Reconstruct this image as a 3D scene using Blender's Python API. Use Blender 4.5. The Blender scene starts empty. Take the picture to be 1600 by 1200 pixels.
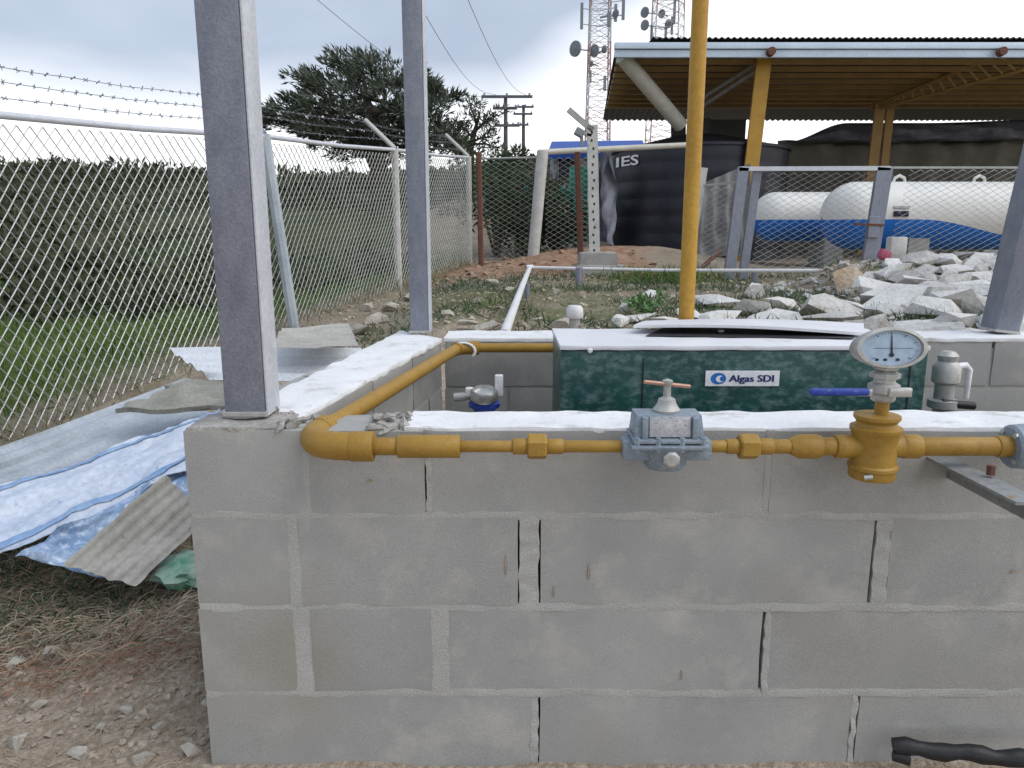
import bpy, bmesh, math, random
import numpy as np
from mathutils import Vector, Matrix, noise
random.seed(7); rng = np.random.default_rng(7)
scene = bpy.context.scene
COL = scene.collection
R = math.radians

# ------------------------------------------------------------------ camera
H, PITCH, F = 1.30, R(11.2), 1165.0            # eye height, downward pitch, focal length in 1600-px pixels
cam_d = bpy.data.cameras.new('camera'); cam = bpy.data.objects.new('camera', cam_d); COL.objects.link(cam)
cam.location = (0, 0, H); cam.rotation_euler = (math.pi/2 - PITCH, 0, 0)
cam_d.sensor_width = 36; cam_d.lens = F/1600*36; cam_d.clip_start = .05; cam_d.clip_end = 3000
scene.camera = cam

# ------------------------------------------------------------------ overcast sky
SUN_EL, SUN_ROT = R(54), R(112)
world = bpy.data.worlds.new('World'); scene.world = world; world.use_nodes = True
nt = world.node_tree; nt.nodes.clear()
def N(t, **kw):
    n = nt.nodes.new(t)
    for k, v in kw.items(): setattr(n, k, v)
    return n
def L(a, b): nt.links.new(a, b)
def wmath(op, a, b=None, clamp=False):
    n = N('ShaderNodeMath', operation=op, use_clamp=clamp)
    for i, v in enumerate((a, b)):
        if v is None: continue
        if isinstance(v, (int, float)): n.inputs[i].default_value = v
        else: L(v, n.inputs[i])
    return n.outputs[0]
sky = N('ShaderNodeTexSky', sky_type='NISHITA', sun_disc=False, sun_elevation=SUN_EL, sun_rotation=SUN_ROT)
skys = N('ShaderNodeVectorMath', operation='SCALE'); L(sky.outputs[0], skys.inputs[0]); skys.inputs['Scale'].default_value = .10
tc = N('ShaderNodeTexCoord'); sep = N('ShaderNodeSeparateXYZ'); L(tc.outputs['Generated'], sep.inputs[0])
zc = wmath('ADD', wmath('MAXIMUM', sep.outputs[2], 0.0), .30)
uv = N('ShaderNodeCombineXYZ'); L(wmath('DIVIDE', sep.outputs[0], zc), uv.inputs[0]); L(wmath('DIVIDE', sep.outputs[1], zc), uv.inputs[1])
n1 = N('ShaderNodeTexNoise'); n1.inputs['Scale'].default_value = 1.25; n1.inputs['Detail'].default_value = 4; n1.inputs['Roughness'].default_value = .5; L(uv.outputs[0], n1.inputs['Vector'])
n2 = N('ShaderNodeTexNoise'); n2.inputs['Scale'].default_value = 1.6; n2.inputs['Detail'].default_value = 5; L(uv.outputs[0], n2.inputs['Vector'])
edge = wmath('ADD', wmath('MULTIPLY', wmath('MAXIMUM', wmath('ADD', sep.outputs[0], .02), 0.0), .55), .165)
t = wmath('SUBTRACT', sep.outputs[2], edge)
t = wmath('ADD', t, wmath('MULTIPLY', wmath('SUBTRACT', n1.outputs['Fac'], .5), .11))
t = wmath('ADD', wmath('MULTIPLY', t, 11.0), .5, True)                    # 0 bright gap by the horizon, 1 slate cloud deck
deck = N('ShaderNodeMix', data_type='RGBA'); deck.inputs['A'].default_value = (.35, .405, .505, 1); deck.inputs['B'].default_value = (.45, .51, .605, 1)
d2 = wmath('MULTIPLY', wmath('SUBTRACT', n2.outputs['Fac'], .42), 3.0, True); L(d2, deck.inputs['Factor'])
mixc = N('ShaderNodeMix', data_type='RGBA'); L(t, mixc.inputs['Factor']); mixc.inputs['A'].default_value = (1.02, 1.02, 1.03, 1); L(deck.outputs['Result'], mixc.inputs['B'])
fin = N('ShaderNodeMix', data_type='RGBA'); fin.inputs['Factor'].default_value = .90; L(skys.outputs[0], fin.inputs['A']); L(mixc.outputs['Result'], fin.inputs['B'])
bg = N('ShaderNodeBackground'); bg.inputs['Strength'].default_value = 1.0; L(fin.outputs['Result'], bg.inputs['Color'])
wo = N('ShaderNodeOutputWorld'); L(bg.outputs[0], wo.inputs['Surface'])

sun_d = bpy.data.lights.new('sun', 'SUN'); sun = bpy.data.objects.new('sun', sun_d); COL.objects.link(sun)
sun_d.energy = 1.25; sun_d.angle = R(50); sun_d.color = (1, .985, .96)
sdir = Vector((math.sin(SUN_ROT)*math.cos(SUN_EL), math.cos(SUN_ROT)*math.cos(SUN_EL), math.sin(SUN_EL)))
sun.rotation_euler = sdir.to_track_quat('Z', 'Y').to_euler()
scene.view_settings.view_transform = 'Standard'; scene.view_settings.look = 'None'
scene.view_settings.exposure = 0.54; scene.view_settings.gamma = 1.0; scene.view_settings.use_curve_mapping = False

# ------------------------------------------------------------------ pixel -> place helpers
SP, CP = math.sin(PITCH), math.cos(PITCH)
def ray(px, py):
    xc, yc = (px-800)/F, (600-py)/F
    return Vector((xc, CP + yc*SP, -SP + yc*CP))
def P(px, py, y):                               # point on the pixel's ray at ground distance y
    d = ray(px, py); return Vector((0, 0, H)) + d*(y/d.y)
def onz(px, py, z):                             # point on the pixel's ray at height z
    d = ray(px, py); return Vector((0, 0, H)) + d*((z-H)/d.z)
def mpp(y, z): return (y*CP + (H-z)*SP)/F       # metres per pixel there

# ------------------------------------------------------------------ mesh helpers
class MB:
    def __init__(s): s.v = []; s.f = []
    def add(s, v, f):
        o = len(s.v); s.v += [tuple(x) for x in v]; s.f += [tuple(i+o for i in q) for q in f]; return s
    def bm(s, b):
        b.verts.ensure_lookup_table(); b.verts.index_update()
        s.add([v.co for v in b.verts], [[v.index for v in f.verts] for f in b.faces]); b.free(); return s
    def box(s, c, size, rot=None, bevel=0, seg=2):
        b = bmesh.new(); bmesh.ops.create_cube(b, size=1)
        for v in b.verts: v.co = Vector((v.co.x*size[0], v.co.y*size[1], v.co.z*size[2]))
        if bevel: bmesh.ops.bevel(b, geom=b.edges[:], offset=bevel, segments=seg, affect='EDGES', profile=.6)
        c = Vector(c)
        for v in b.verts: v.co = (rot @ v.co if rot else v.co) + c
        return s.bm(b)
    def tube(s, pts, r, n=10, cap=True, sx=1.0):
        pts = [Vector(p) for p in pts]; m = len(pts)
        rs = r if isinstance(r, (list, tuple)) else [r]*m
        V, Fc = [], []; up = None
        for i, p in enumerate(pts):
            t = (pts[min(i+1, m-1)]-pts[max(i-1, 0)]).normalized()
            if up is None:
                up = Vector((0, 0, 1)) if abs(t.z) < .9 else Vector((0, 1, 0))
            a = t.cross(up).normalized(); up = a.cross(t).normalized()
            for k in range(n):
                an = 2*math.pi*k/n; o = (a*math.cos(an)+up*math.sin(an))*rs[i]; o.x *= sx
                V.append(p+o)
        for i in range(m-1):
            for k in range(n):
                k2 = (k+1) % n; Fc.append((i*n+k, i*n+k2, (i+1)*n+k2, (i+1)*n+k))
        if cap: Fc += [tuple(range(n))[::-1], tuple(range((m-1)*n, m*n))]
        return s.add(V, Fc)
    def lathe(s, prof, o, axis=(0, 0, 1), n=24, sx=1.0, sides=None):
        o = Vector(o); ax = Vector(axis).normalized(); u = Vector((0, 0, 1)) if abs(ax.z) < .9 else Vector((0, 1, 0))
        a = ax.cross(u).normalized(); b = a.cross(ax).normalized(); V, Fc = [], []; m = len(prof)
        for r, h in prof:
            for k in range(n):
                an = 2*math.pi*(k+.5)/n; q = a*math.cos(an)*r+b*math.sin(an)*r+ax*h; q.x *= sx; V.append(o+q)
        for i in range(m-1):
            for k in range(n):
                k2 = (k+1) % n; Fc.append((i*n+k, i*n+k2, (i+1)*n+k2, (i+1)*n+k))
        Fc += [tuple(range(n))[::-1], tuple(range((m-1)*n, m*n))]
        return s.add(V, Fc)
    def build(s, name, mat, parent=None, smooth=None):
        me = bpy.data.meshes.new(name); me.from_pydata(s.v, [], s.f); me.update()
        if smooth is not None:
            me.shade_smooth(); me.set_sharp_from_angle(angle=R(smooth))
        return link(name, me, mat, parent)
def link(name, me, mat, parent=None):
    o = bpy.data.objects.new(name, me); COL.objects.link(o)
    if mat and not me.materials: me.materials.append(mat)
    if parent: adopt(o, parent)
    return o
BASE = {}
def adopt(o, parent):
    o.parent = parent
    o.matrix_parent_inverse = Matrix.Translation(-BASE[parent.name]) if parent.name in BASE else Matrix.Identity(4)
def thing(name, label, cat, loc, group=None):
    o = bpy.data.objects.new(name, None); COL.objects.link(o); o.location = loc; o.empty_display_size = .1
    BASE[o.name] = Vector(loc); o['label'] = label; o['category'] = cat
    if group: o['group'] = group
    return o
def tag(o, label, cat, group=None, kind=None):
    o['label'] = label; o['category'] = cat
    if group: o['group'] = group
    if kind: o['kind'] = kind
    return o
def struct(o): o['kind'] = 'structure'; return o
def stuff(o, label=None, cat=None):
    o['kind'] = 'stuff'
    if label: o['label'] = label; o['category'] = cat
    return o
def hexa(mb, c, cuts=(6, 2, 3), jit=.002, pull=.006, seed=0, freq=9):
    """rough box from 8 corners c[ix][iy][iz]-order (000,100,010,110,001,101,011,111): edges rounded and chipped"""
    nx, ny, nz = cuts; b = bmesh.new(); idx = {}
    def pt(u, v, w):
        q = Vector((0, 0, 0))
        for k in range(8):
            iu, iv, iw = k & 1, (k >> 1) & 1, (k >> 2) & 1
            q += Vector(c[k])*((u if iu else 1-u)*(v if iv else 1-v)*(w if iw else 1-w))
        return q
    ctr = pt(.5, .5, .5)
    for i in range(nx+1):
        for j in range(ny+1):
            for k in range(nz+1):
                ext = (i in (0, nx))+(j in (0, ny))+(k in (0, nz))
                if not ext: continue
                q = pt(i/nx, j/ny, k/nz)
                nv = noise.noise_vector(q*freq+Vector((seed, 0, 0)))
                q += nv*jit
                if ext >= 2:
                    ch = pull*(.55+.9*abs(noise.noise(q*23+Vector((0, seed, 0)))))
                    for a_, (ii, nn) in enumerate(((i, nx), (j, ny), (k, nz))):
                        if ii in (0, nn):
                            ax = (pt(*[1 if (a_ == z) else .5 for z in range(3)])-pt(*[0 if (a_ == z) else .5 for z in range(3)])).normalized()
                            q += ax*(ch if ii == 0 else -ch)*.6
                idx[i, j, k] = b.verts.new(q)
    def quad(a, b2, c2, d): b.faces.new((idx[a], idx[b2], idx[c2], idx[d]))
    for i in range(nx):
        for j in range(ny):
            quad((i, j, 0), (i, j+1, 0), (i+1, j+1, 0), (i+1, j, 0)); quad((i, j, nz), (i+1, j, nz), (i+1, j+1, nz), (i, j+1, nz))
        for k in range(nz):
            quad((i, 0, k), (i+1, 0, k), (i+1, 0, k+1), (i, 0, k+1)); quad((i, ny, k), (i, ny, k+1), (i+1, ny, k+1), (i+1, ny, k))
    for j in range(ny):
        for k in range(nz):
            quad((0, j, k), (0, j, k+1), (0, j+1, k+1), (0, j+1, k)); quad((nx, j, k), (nx, j+1, k), (nx, j+1, k+1), (nx, j, k+1))
    return mb.bm(b)
def boxc(x0, x1, y0, y1, z0, z1):
    return [(x0, y0, z0), (x1, y0, z0), (x0, y1, z0), (x1, y1, z0), (x0, y0, z1), (x1, y0, z1), (x0, y1, z1), (x1, y1, z1)]
def sheet(mb, c, nu, nv, prof=None, th=.002, warp=0, wscale=3, seed=0, edge=0):
    """thin sheet over corners c=(p00,p10,p11,p01); prof(u,v) lifts along the normal; two skins and rim; u runs p00->p10"""
    p00, p10, p11, p01 = map(Vector, c); nrm = (p10-p00).cross(p01-p00).normalized()
    if nrm.z < 0: nrm = -nrm
    def pt(i, j):
        u, v = i/nu, j/nv
        if edge and j in (0, nv): u += 0; v += edge*noise.noise(Vector((u*7, seed, j)))
        if edge and i in (0, nu): u += edge*noise.noise(Vector((v*7, seed+5, i)))
        q = (p00*(1-u)+p10*u)*(1-v)+(p01*(1-u)+p11*u)*v
        h = (prof(u, v) if prof else 0)
        if warp: h += warp*noise.noise(Vector((u*wscale+seed, v*wscale, seed*1.7)))
        return q+nrm*h
    V = [pt(i, j) for i in range(nu+1) for j in range(nv+1)]; W = [q-nrm*th for q in V]; m = len(V); k = nv+1
    Fc = []
    for i in range(nu):
        for j in range(nv):
            a, b_, c_, d = i*k+j, (i+1)*k+j, (i+1)*k+j+1, i*k+j+1
            Fc += [(a, b_, c_, d), (a+m, d+m, c_+m, b_+m)]
    for i in range(nu):
        for j in (0, nv):
            a, b_ = i*k+j, (i+1)*k+j; Fc.append((a, a+m, b_+m, b_) if j == 0 else (a, b_, b_+m, a+m))
    for j in range(nv):
        for i in (0, nu):
            a, b_ = i*k+j, i*k+j+1; Fc.append((a, b_, b_+m, a+m) if i == 0 else (a, a+m, b_+m, b_))
    return mb.add(V+W, Fc)

# ------------------------------------------------------------------ materials
def M(name, c1, c2=None, scale=4, rough=.75, metal=0, bump=.15, bscale=60, fine=.12, spot=None, spot_scale=6, spot_rng=(.6, .7), stretch=None, spec=.4, bdist=.01, spot2=None, tone=0):
    m = bpy.data.materials.new(name); m.use_nodes = True; t = m.node_tree; b = t.nodes['Principled BSDF']
    def nd(k): return t.nodes.new(k)
    g = nd('ShaderNodeNewGeometry'); vec = g.outputs['Position']
    if stretch:
        mp = nd('ShaderNodeMapping'); t.links.new(vec, mp.inputs[0]); mp.inputs['Scale'].default_value = stretch; vec = mp.outputs[0]
    c2 = c2 or tuple(x*.8 for x in c1)
    a = nd('ShaderNodeTexNoise'); a.inputs['Scale'].default_value = scale; a.inputs['Detail'].default_value = 6; a.inputs['Roughness'].default_value = .62; t.links.new(vec, a.inputs['Vector'])
    r = nd('ShaderNodeMapRange'); r.inputs['From Min'].default_value = .32; r.inputs['From Max'].default_value = .68; t.links.new(a.outputs['Fac'], r.inputs['Value'])
    mx = nd('ShaderNodeMix'); mx.data_type = 'RGBA'; mx.inputs['A'].default_value = (*c1, 1); mx.inputs['B'].default_value = (*c2, 1); t.links.new(r.outputs[0], mx.inputs['Factor'])
    out = mx.outputs['Result']
    f = nd('ShaderNodeTexNoise'); f.inputs['Scale'].default_value = bscale; f.inputs['Detail'].default_value = 4; t.links.new(g.outputs['Position'], f.inputs['Vector'])
    if spot:
        s = nd('ShaderNodeTexNoise'); s.inputs['Scale'].default_value = spot_scale; s.inputs['Detail'].default_value = 5; s.inputs['Roughness'].default_value = .65; t.links.new(vec, s.inputs['Vector'])
        sr = nd('ShaderNodeMapRange'); sr.inputs['From Min'].default_value = spot_rng[0]; sr.inputs['From Max'].default_value = spot_rng[1]; t.links.new(s.outputs['Fac'], sr.inputs['Value'])
        m2 = nd('ShaderNodeMix'); m2.data_type = 'RGBA'; t.links.new(sr.outputs[0], m2.inputs['Factor']); t.links.new(out, m2.inputs['A']); m2.inputs['B'].default_value = (*spot, 1); out = m2.outputs['Result']
    if spot2:
        c2_, sc2, lo2, hi2 = spot2
        s2 = nd('ShaderNodeTexNoise'); s2.inputs['Scale'].default_value = sc2; s2.inputs['Detail'].default_value = 3; t.links.new(g.outputs['Position'], s2.inputs['Vector'])
        sr = nd('ShaderNodeMapRange'); sr.inputs['From Min'].default_value = lo2; sr.inputs['From Max'].default_value = hi2; t.links.new(s2.outputs['Fac'], sr.inputs['Value'])
        m3 = nd('ShaderNodeMix'); m3.data_type = 'RGBA'; t.links.new(sr.outputs[0], m3.inputs['Factor']); t.links.new(out, m3.inputs['A']); m3.inputs['B'].default_value = (*c2_, 1); out = m3.outputs['Result']
    if tone:
        oi = nd('ShaderNodeObjectInfo'); tr2 = nd('ShaderNodeMapRange'); tr2.inputs['To Min'].default_value = 1-tone; tr2.inputs['To Max'].default_value = 1+tone; t.links.new(oi.outputs['Random'], tr2.inputs['Value'])
        ts = nd('ShaderNodeVectorMath'); ts.operation = 'SCALE'; t.links.new(out, ts.inputs[0]); t.links.new(tr2.outputs[0], ts.inputs['Scale']); out = ts.outputs[0]
    if fine:
        fr = nd('ShaderNodeMapRange'); fr.inputs['From Min'].default_value = .3; fr.inputs['From Max'].default_value = .7; fr.inputs['To Min'].default_value = 1-fine; fr.inputs['To Max'].default_value = 1+fine; t.links.new(f.outputs['Fac'], fr.inputs['Value'])
        sc = nd('ShaderNodeVectorMath'); sc.operation = 'SCALE'; t.links.new(out, sc.inputs[0]); t.links.new(fr.outputs[0], sc.inputs['Scale']); out = sc.outputs[0]
    t.links.new(out, b.inputs['Base Color'])
    b.inputs['Roughness'].default_value = rough; b.inputs['Metallic'].default_value = metal; b.inputs['Specular IOR Level'].default_value = spec
    if bump:
        bp = nd('ShaderNodeBump'); bp.inputs['Strength'].default_value = bump; bp.inputs['Distance'].default_value = bdist; t.links.new(f.outputs['Fac'], bp.inputs['Height']); t.links.new(bp.outputs[0], b.inputs['Normal'])
    return m
MT = dict(
    block=M('concrete_block', (.312, .310, .300), (.385, .381, .365), 3.2, .93, bump=.35, bscale=300, fine=.09, spot=(.44, .425, .39), spot_scale=6, spot_rng=(.52, .72), spec=.2, bdist=.004, spot2=((.315, .297, .262), 1.7, .56, .76), tone=.045),
    mortar=M('mortar', (.44, .432, .405), (.375, .368, .345), 9, .95, bump=.5, bscale=200, fine=.09, spec=.2, bdist=.006),
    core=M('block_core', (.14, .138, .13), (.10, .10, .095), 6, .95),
    white=M('white_plaster', (.80, .80, .81), (.70, .70, .70), 7, .85, bump=.4, bscale=90, fine=.05, spot=(.46, .45, .42), spot_scale=11, spot_rng=(.55, .72), bdist=.004),
    rubble=M('broken_mortar', (.42, .40, .37), (.25, .24, .22), 22, .95, bump=.8, bscale=90),
    galv=M('galvanised_steel', (.27, .285, .335), (.20, .215, .27), 26, .5, .45, bump=.12, bscale=180, fine=.15, spot=(.12, .09, .075), spot_scale=22, spot_rng=(.66, .74), stretch=(1, 1, .45)),
    galvl=M('galvanised_pale', (.62, .64, .68), (.52, .54, .59), 16, .5, .15, bump=.1, bscale=120, spot=(.30, .22, .17), spot_scale=14, spot_rng=(.68, .76)),  # paler galvanised steel for rails; on the columns it paints in the lit side
    yellow=M('yellow_pipe_paint', (.365, .215, .036), (.30, .17, .028), 14, .5, bump=.18, bscale=140, fine=.08, spot=(.24, .12, .022), spot_scale=34, spot_rng=(.58, .75), bdist=.003),
    ylight=M('yellow_pole_paint', (.47, .265, .035), (.40, .215, .028), 5, .5, bump=.06, spot=(.34, .19, .03), spot_scale=12, spot_rng=(.64, .76)),
    green=M('green_enamel', (.006, .045, .042), (.014, .075, .066), 5, .35, bump=.08, bscale=60, spot=(.17, .25, .25), spot_scale=26, spot_rng=(.46, .82), stretch=(.8, 1, 1.2), fine=.14),
    boxtop=M('white_enamel', (.76, .76, .78), (.66, .66, .68), 5, .45, bump=0, fine=.03, spot=(.48, .47, .45), spot_scale=9, spot_rng=(.62, .78)),
    reg=M('regulator_casting', (.22, .27, .32), (.27, .32, .37), 12, .5, .2, bump=.25, bscale=150, spot=(.36, .40, .44), spot_scale=30, spot_rng=(.58, .75)),
    plate=M('data_plate', (.48, .48, .50), (.40, .40, .42), 30, .5, .2, spot=(.24, .24, .26), spot_scale=150, spot_rng=(.54, .62), stretch=(1, 1, 2.2)),
    steel=M('stainless_steel', (.62, .62, .60), (.50, .50, .48), 20, .32, .7, bump=.05),
    dull=M('dull_zinc', (.50, .49, .46), (.36, .36, .35), 18, .5, .35, bump=.1),
    copper=M('copper_rod', (.48, .27, .20), (.40, .24, .18), 30, .45, .4),
    blue=M('blue_grip', (.02, .05, .30), (.03, .07, .36), 20, .45, spot=(.25, .27, .40), spot_scale=70, spot_rng=(.6, .7)),
    black=M('black_plastic', (.012, .012, .014), (.022, .022, .024), 8, .5, bump=.15),
    ink=M('dark_ink', (.01, .012, .03), None, 8, .6, bump=0),
    navy=M('navy_print', (.012, .03, .16), None, 8, .5, bump=0),
    cyan=M('blue_print', (.02, .16, .50), None, 8, .5, bump=0),
    badge=M('badge_white', (.80, .80, .82), (.74, .74, .76), 20, .4, bump=0),
    dial=M('dial_face', (.30, .39, .50), (.26, .35, .46), 20, .15, bump=0, spec=.6),
    zinc=M('zinc_sheet', (.46, .50, .54), (.33, .37, .41), 3, .6, .25, bump=.08, spot=(.30, .28, .25), spot_scale=6, spot_rng=(.6, .75)),
    dirtyz=M('dirty_angle', (.30, .31, .31), (.22, .225, .22), 12, .7, .25, bump=.2, spot=(.30, .17, .09), spot_scale=22, spot_rng=(.62, .70)),
    zincw=M('pale_roof_sheet', (.72, .74, .78), (.62, .64, .67), 4, .5, .1, bump=.08),
    fibre=M('fibre_cement', (.33, .32, .28), (.22, .22, .19), 9, .95, bump=.4, bscale=80),
    beige=M('weathered_sheet', (.44, .425, .38), (.34, .33, .30), 5, .8, bump=.2, spot=(.22, .21, .18), spot_scale=12, spot_rng=(.62, .74), stretch=(1, 3, 1)),
    tarpb=M('blue_tarp', (.17, .28, .47), (.33, .42, .56), 10, .55, bump=.3, bscale=50, spot=(.55, .64, .76), spot_scale=34, spot_rng=(.50, .66), bdist=.02),
    tarpw=M('white_tarp', (.60, .64, .71), (.46, .53, .65), 6, .6, bump=.3, bscale=40, spot=(.30, .41, .60), spot_scale=26, spot_rng=(.60, .72), bdist=.02),
    stripe=M('blue_stripe', (.16, .29, .50), (.28, .40, .58), 10, .55, bump=.2),
    bag=M('green_white_bag', (.50, .56, .52), (.05, .24, .13), 9, .5, bump=.3, bscale=30, bdist=.02),
    rock=M('white_rock', (.52, .51, .485), (.39, .38, .355), 3.2, .9, bump=.6, bscale=24, fine=.14, spot=(.36, .32, .26), spot_scale=4, spot_rng=(.60, .72), bdist=.03),
    rockw=M('chalk_rock', (.62, .615, .60), (.49, .482, .46), 3, .9, bump=.6, bscale=22, fine=.1, bdist=.03),
    rockt=M('tan_rock', (.42, .30, .19), (.52, .46, .38), 3.5, .9, bump=.6, bscale=22, bdist=.03),
    sack=M('white_sack', (.68, .67, .63), (.56, .55, .51), 5, .8, bump=.4, bscale=20, bdist=.03),
    pvc=M('white_pvc', (.74, .74, .75), (.62, .62, .62), 4, .5, bump=.05),
    rust=M('rust_bar', (.17, .075, .05), (.11, .05, .035), 12, .85, bump=.3),
    wood=M('grey_wood', (.36, .34, .31), (.26, .24, .21), 8, .9, bump=.3),
    cream=M('cream_paint', (.56, .54, .46), (.46, .45, .39), 5, .6, spot=(.28, .22, .15), spot_scale=7, spot_rng=(.63, .75)),
    wire=M('fence_wire', (.56, .57, .56), (.44, .45, .44), 10, .5, .35, bump=0),
    wired=M('dull_wire', (.44, .45, .43), (.34, .35, .33), 10, .6, .3, bump=0),
    barb=M('barbed_wire', (.24, .25, .28), (.18, .18, .2), 10, .6, .3, bump=0),
    cpost=M('pale_post', (.58, .575, .55), (.44, .43, .40), 6, .8, bump=.2, spot=(.22, .20, .17), spot_scale=9, spot_rng=(.62, .74)),
    pier=M('pier_concrete', (.36, .355, .33), (.27, .265, .25), 4, .95, bump=.4),
    tankb=M('black_tank', (.010, .011, .019), (.020, .021, .034), 3, .42, bump=.1, bscale=8),
    tarpk=M('grey_tarp', (.10, .105, .13), (.16, .165, .20), 3, .45, bump=.2, bscale=6),
    white_t=M('tank_white', (.72, .71, .67), (.64, .63, .59), 1.5, .45, bump=.03, spot=(.50, .48, .42), spot_scale=2.5, spot_rng=(.62, .80)),
    blue_t=M('tank_blue', (.010, .135, .50), (.014, .165, .56), 1.5, .4, bump=.03),
    fascia=M('fascia_metal', (.66, .76, .86), (.56, .65, .76), 2, .45, .2, bump=.03),
    roofk=M('roof_sheet', (.045, .046, .044), (.07, .068, .062), 2, .6, bump=.05),
    purlin=M('orange_purlin', (.40, .245, .085), (.31, .185, .065), 3, .6, bump=.05),
    olive=M('olive_tarp', (.135, .13, .105), (.17, .165, .135), 1.2, .8, bump=.25, bscale=4, bdist=.05),
    mesh_net=M('grey_net', (.26, .255, .25), (.19, .19, .185), 6, .9, bump=.3),
    netg=M('green_net', (.02, .20, .13), (.03, .27, .19), 3, .8, bump=.3, bscale=10),
    bluer=M('blue_roof', (.012, .06, .30), (.016, .08, .36), 1, .5, bump=0),
    bwall=M('pale_wall', (.30, .33, .36), (.36, .38, .40), 1, .9, bump=0),
    towr=M('tower_red', (.42, .25, .23), (.48, .30, .28), 1, .6, bump=0),
    toww=M('tower_white', (.66, .66, .68), (.56, .56, .58), 1, .6, bump=0),
    towd=M('antenna_grey', (.20, .21, .23), (.28, .29, .31), 1, .6, bump=0),
    pole=M('pole_concrete', (.14, .145, .16), (.10, .10, .115), 1, .9, bump=0),
    bark=M('bark', (.07, .055, .042), (.045, .036, .028), 3, .95, bump=.5, bscale=10),
    leafd=M('conifer_leaf', (.045, .058, .042), (.085, .10, .065), .9, .75, bump=0, fine=.3, bscale=3),
    leafh=M('hedge_leaf', (.022, .042, .016), (.05, .075, .028), 1.4, .7, bump=0, fine=.3, bscale=4),
    leafs=M('hill_shrub', (.032, .042, .022), (.085, .088, .048), .12, .8, bump=0, fine=.3, bscale=.8),
    weed=M('weed_leaf', (.07, .15, .045), (.11, .21, .07), 9, .6, bump=0),
    grass=M('meadow_grass', (.055, .125, .020), (.13, .17, .045), 1.6, .8, bump=0, fine=.3, bscale=4),
    grassd=M('dry_grass', (.26, .235, .15), (.17, .17, .09), 2, .85, bump=0, fine=.3, bscale=9),
    straw=M('straw', (.36, .29, .205), (.22, .17, .12), 7, .85, bump=0, fine=.3, bscale=30),
    straww=M('pale_straw', (.46, .40, .31), (.33, .27, .20), 7, .85, bump=0, fine=.2, bscale=30),
    twig=M('red_twig', (.30, .155, .09), (.20, .11, .07), 7, .85, bump=0, fine=.3, bscale=30),
    sprig=M('ground_weed', (.075, .12, .055), (.04, .075, .03), 5, .8, bump=0, fine=.3, bscale=20),
    grit=M('grit', (.47, .40, .32), (.32, .26, .20), 6, .9, bump=.3, bscale=80),
    stone=M('pale_stone', (.47, .435, .37), (.34, .31, .26), 9, .9, bump=.5, bscale=60),
    brickr=M('red_rubble', (.30, .17, .11), (.36, .27, .20), 4, .9, bump=.4),
)
# ------------------------------------------------------------------ ground
def ss(a, b, x):
    t = np.clip((x-a)/(b-a), 0, 1); return t*t*(3-2*t)
FA, FB = -4.68, .256                             # left fence line X = FA + FB*Y
def gz(x, y):
    x = np.asarray(x, float); y = np.asarray(y, float)
    zl = np.interp(y, [0, 3, 5, 8.7, 15, 25, 40], [0, -.06, -.06, .34, .72, .95, 1.2])
    zr = np.interp(y, [0, 1.7, 3.2, 3.6, 6, 11, 15, 25, 40], [0, 0, .30, .52, .60, .66, .73, .92, 1.2])
    wl = ss(-.45, -1.5, x); z = zl*wl+zr*(1-wl)
    z = z + .26*np.exp(-(((x+2.0)/.75)**2+((y-3.3)/.7)**2))
    # heap of quarried rock, soil bank in front of the black tank
    z = z + .34*ss(3.5, 4.3, x)*ss(6.8, 9.4, y)*ss(10.8, 9.6, y)*ss(7.5, 6.2, x)
    z = z + .35*np.exp(-(((x-2.7)/1.6)**2+((y-15.2)/1.1)**2)) + .22*np.exp(-(((x-.9)/1.2)**2+((y-14.6)/1.0)**2))
    # beyond the fence: dips, then the hillside rises all round
    out = ss(0.2, 3.5, (FA+FB*np.minimum(y, 17))-x)
    z = z-out*(.25+.35*ss(3, 12, y)*ss(30, 15, y))
    d = np.hypot(x, y)
    ridge = 4.1+.6*np.sin(x*.05+1.1)+.35*np.sin(x*.16+.4)+.03*np.clip(d-60, 0, 400)
    z = z + (.30*ss(11, 26, d)+.70*ss(20, 60, d))*ridge*ss(2, 30, y+np.abs(x)*.45)*ss(-1, 8, (FA+FB*np.minimum(y, 17))-x+np.maximum(0, y-17)*.9)
    return z
def gn(x, y):                                    # small unevenness
    return .035*noise.noise(Vector((x*1.3, y*1.3, 0)))+.018*noise.noise(Vector((x*4.1, y*4.1, 3)))+.008*noise.noise(Vector((x*13, y*13, 7)))
def ground_z(x, y): return float(gz(x, y))+gn(x, y)
def gpt(px, py, lift=0):
    d = ray(px, py); t_ = 2.0
    for _ in range(4000):
        p = Vector((0, 0, H))+d*t_
        if p.y > 3.55 and p.z < ground_z(p.x, p.y)+lift: break
        t_ += .02
        if t_ > 60: break
    return p
def axis(lo, hi, c, fine, n_out):
    mid = np.arange(lo, hi+1e-6, fine); s = fine*np.cumsum(1.075**np.arange(1, n_out+1)); s = s[s < c]
    return np.concatenate([lo-s[::-1], mid, hi+s])
gx = axis(-4.5, 5.5, 900, .085, 92); gy = axis(-.5, 15.5, 900, .085, 92)
XX, YY = np.meshgrid(gx, gy); ZZ = gz(XX, YY)
V = [(float(x), float(y), float(z)+gn(x, y)*(1 if abs(x) < 40 and abs(y) < 40 else 8)) for x, y, z in zip(XX.ravel(), YY.ravel(), ZZ.ravel())]
nx_, ny_ = len(gx), len(gy)
Fc = [(j*nx_+i, j*nx_+i+1, (j+1)*nx_+i+1, (j+1)*nx_+i) for j in range(ny_-1) for i in range(nx_-1)]
me = bpy.data.meshes.new('ground'); me.from_pydata(V, [], Fc); me.update(); me.shade_smooth()
ca = me.color_attributes.new('cover', 'FLOAT_COLOR', 'POINT')
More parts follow.
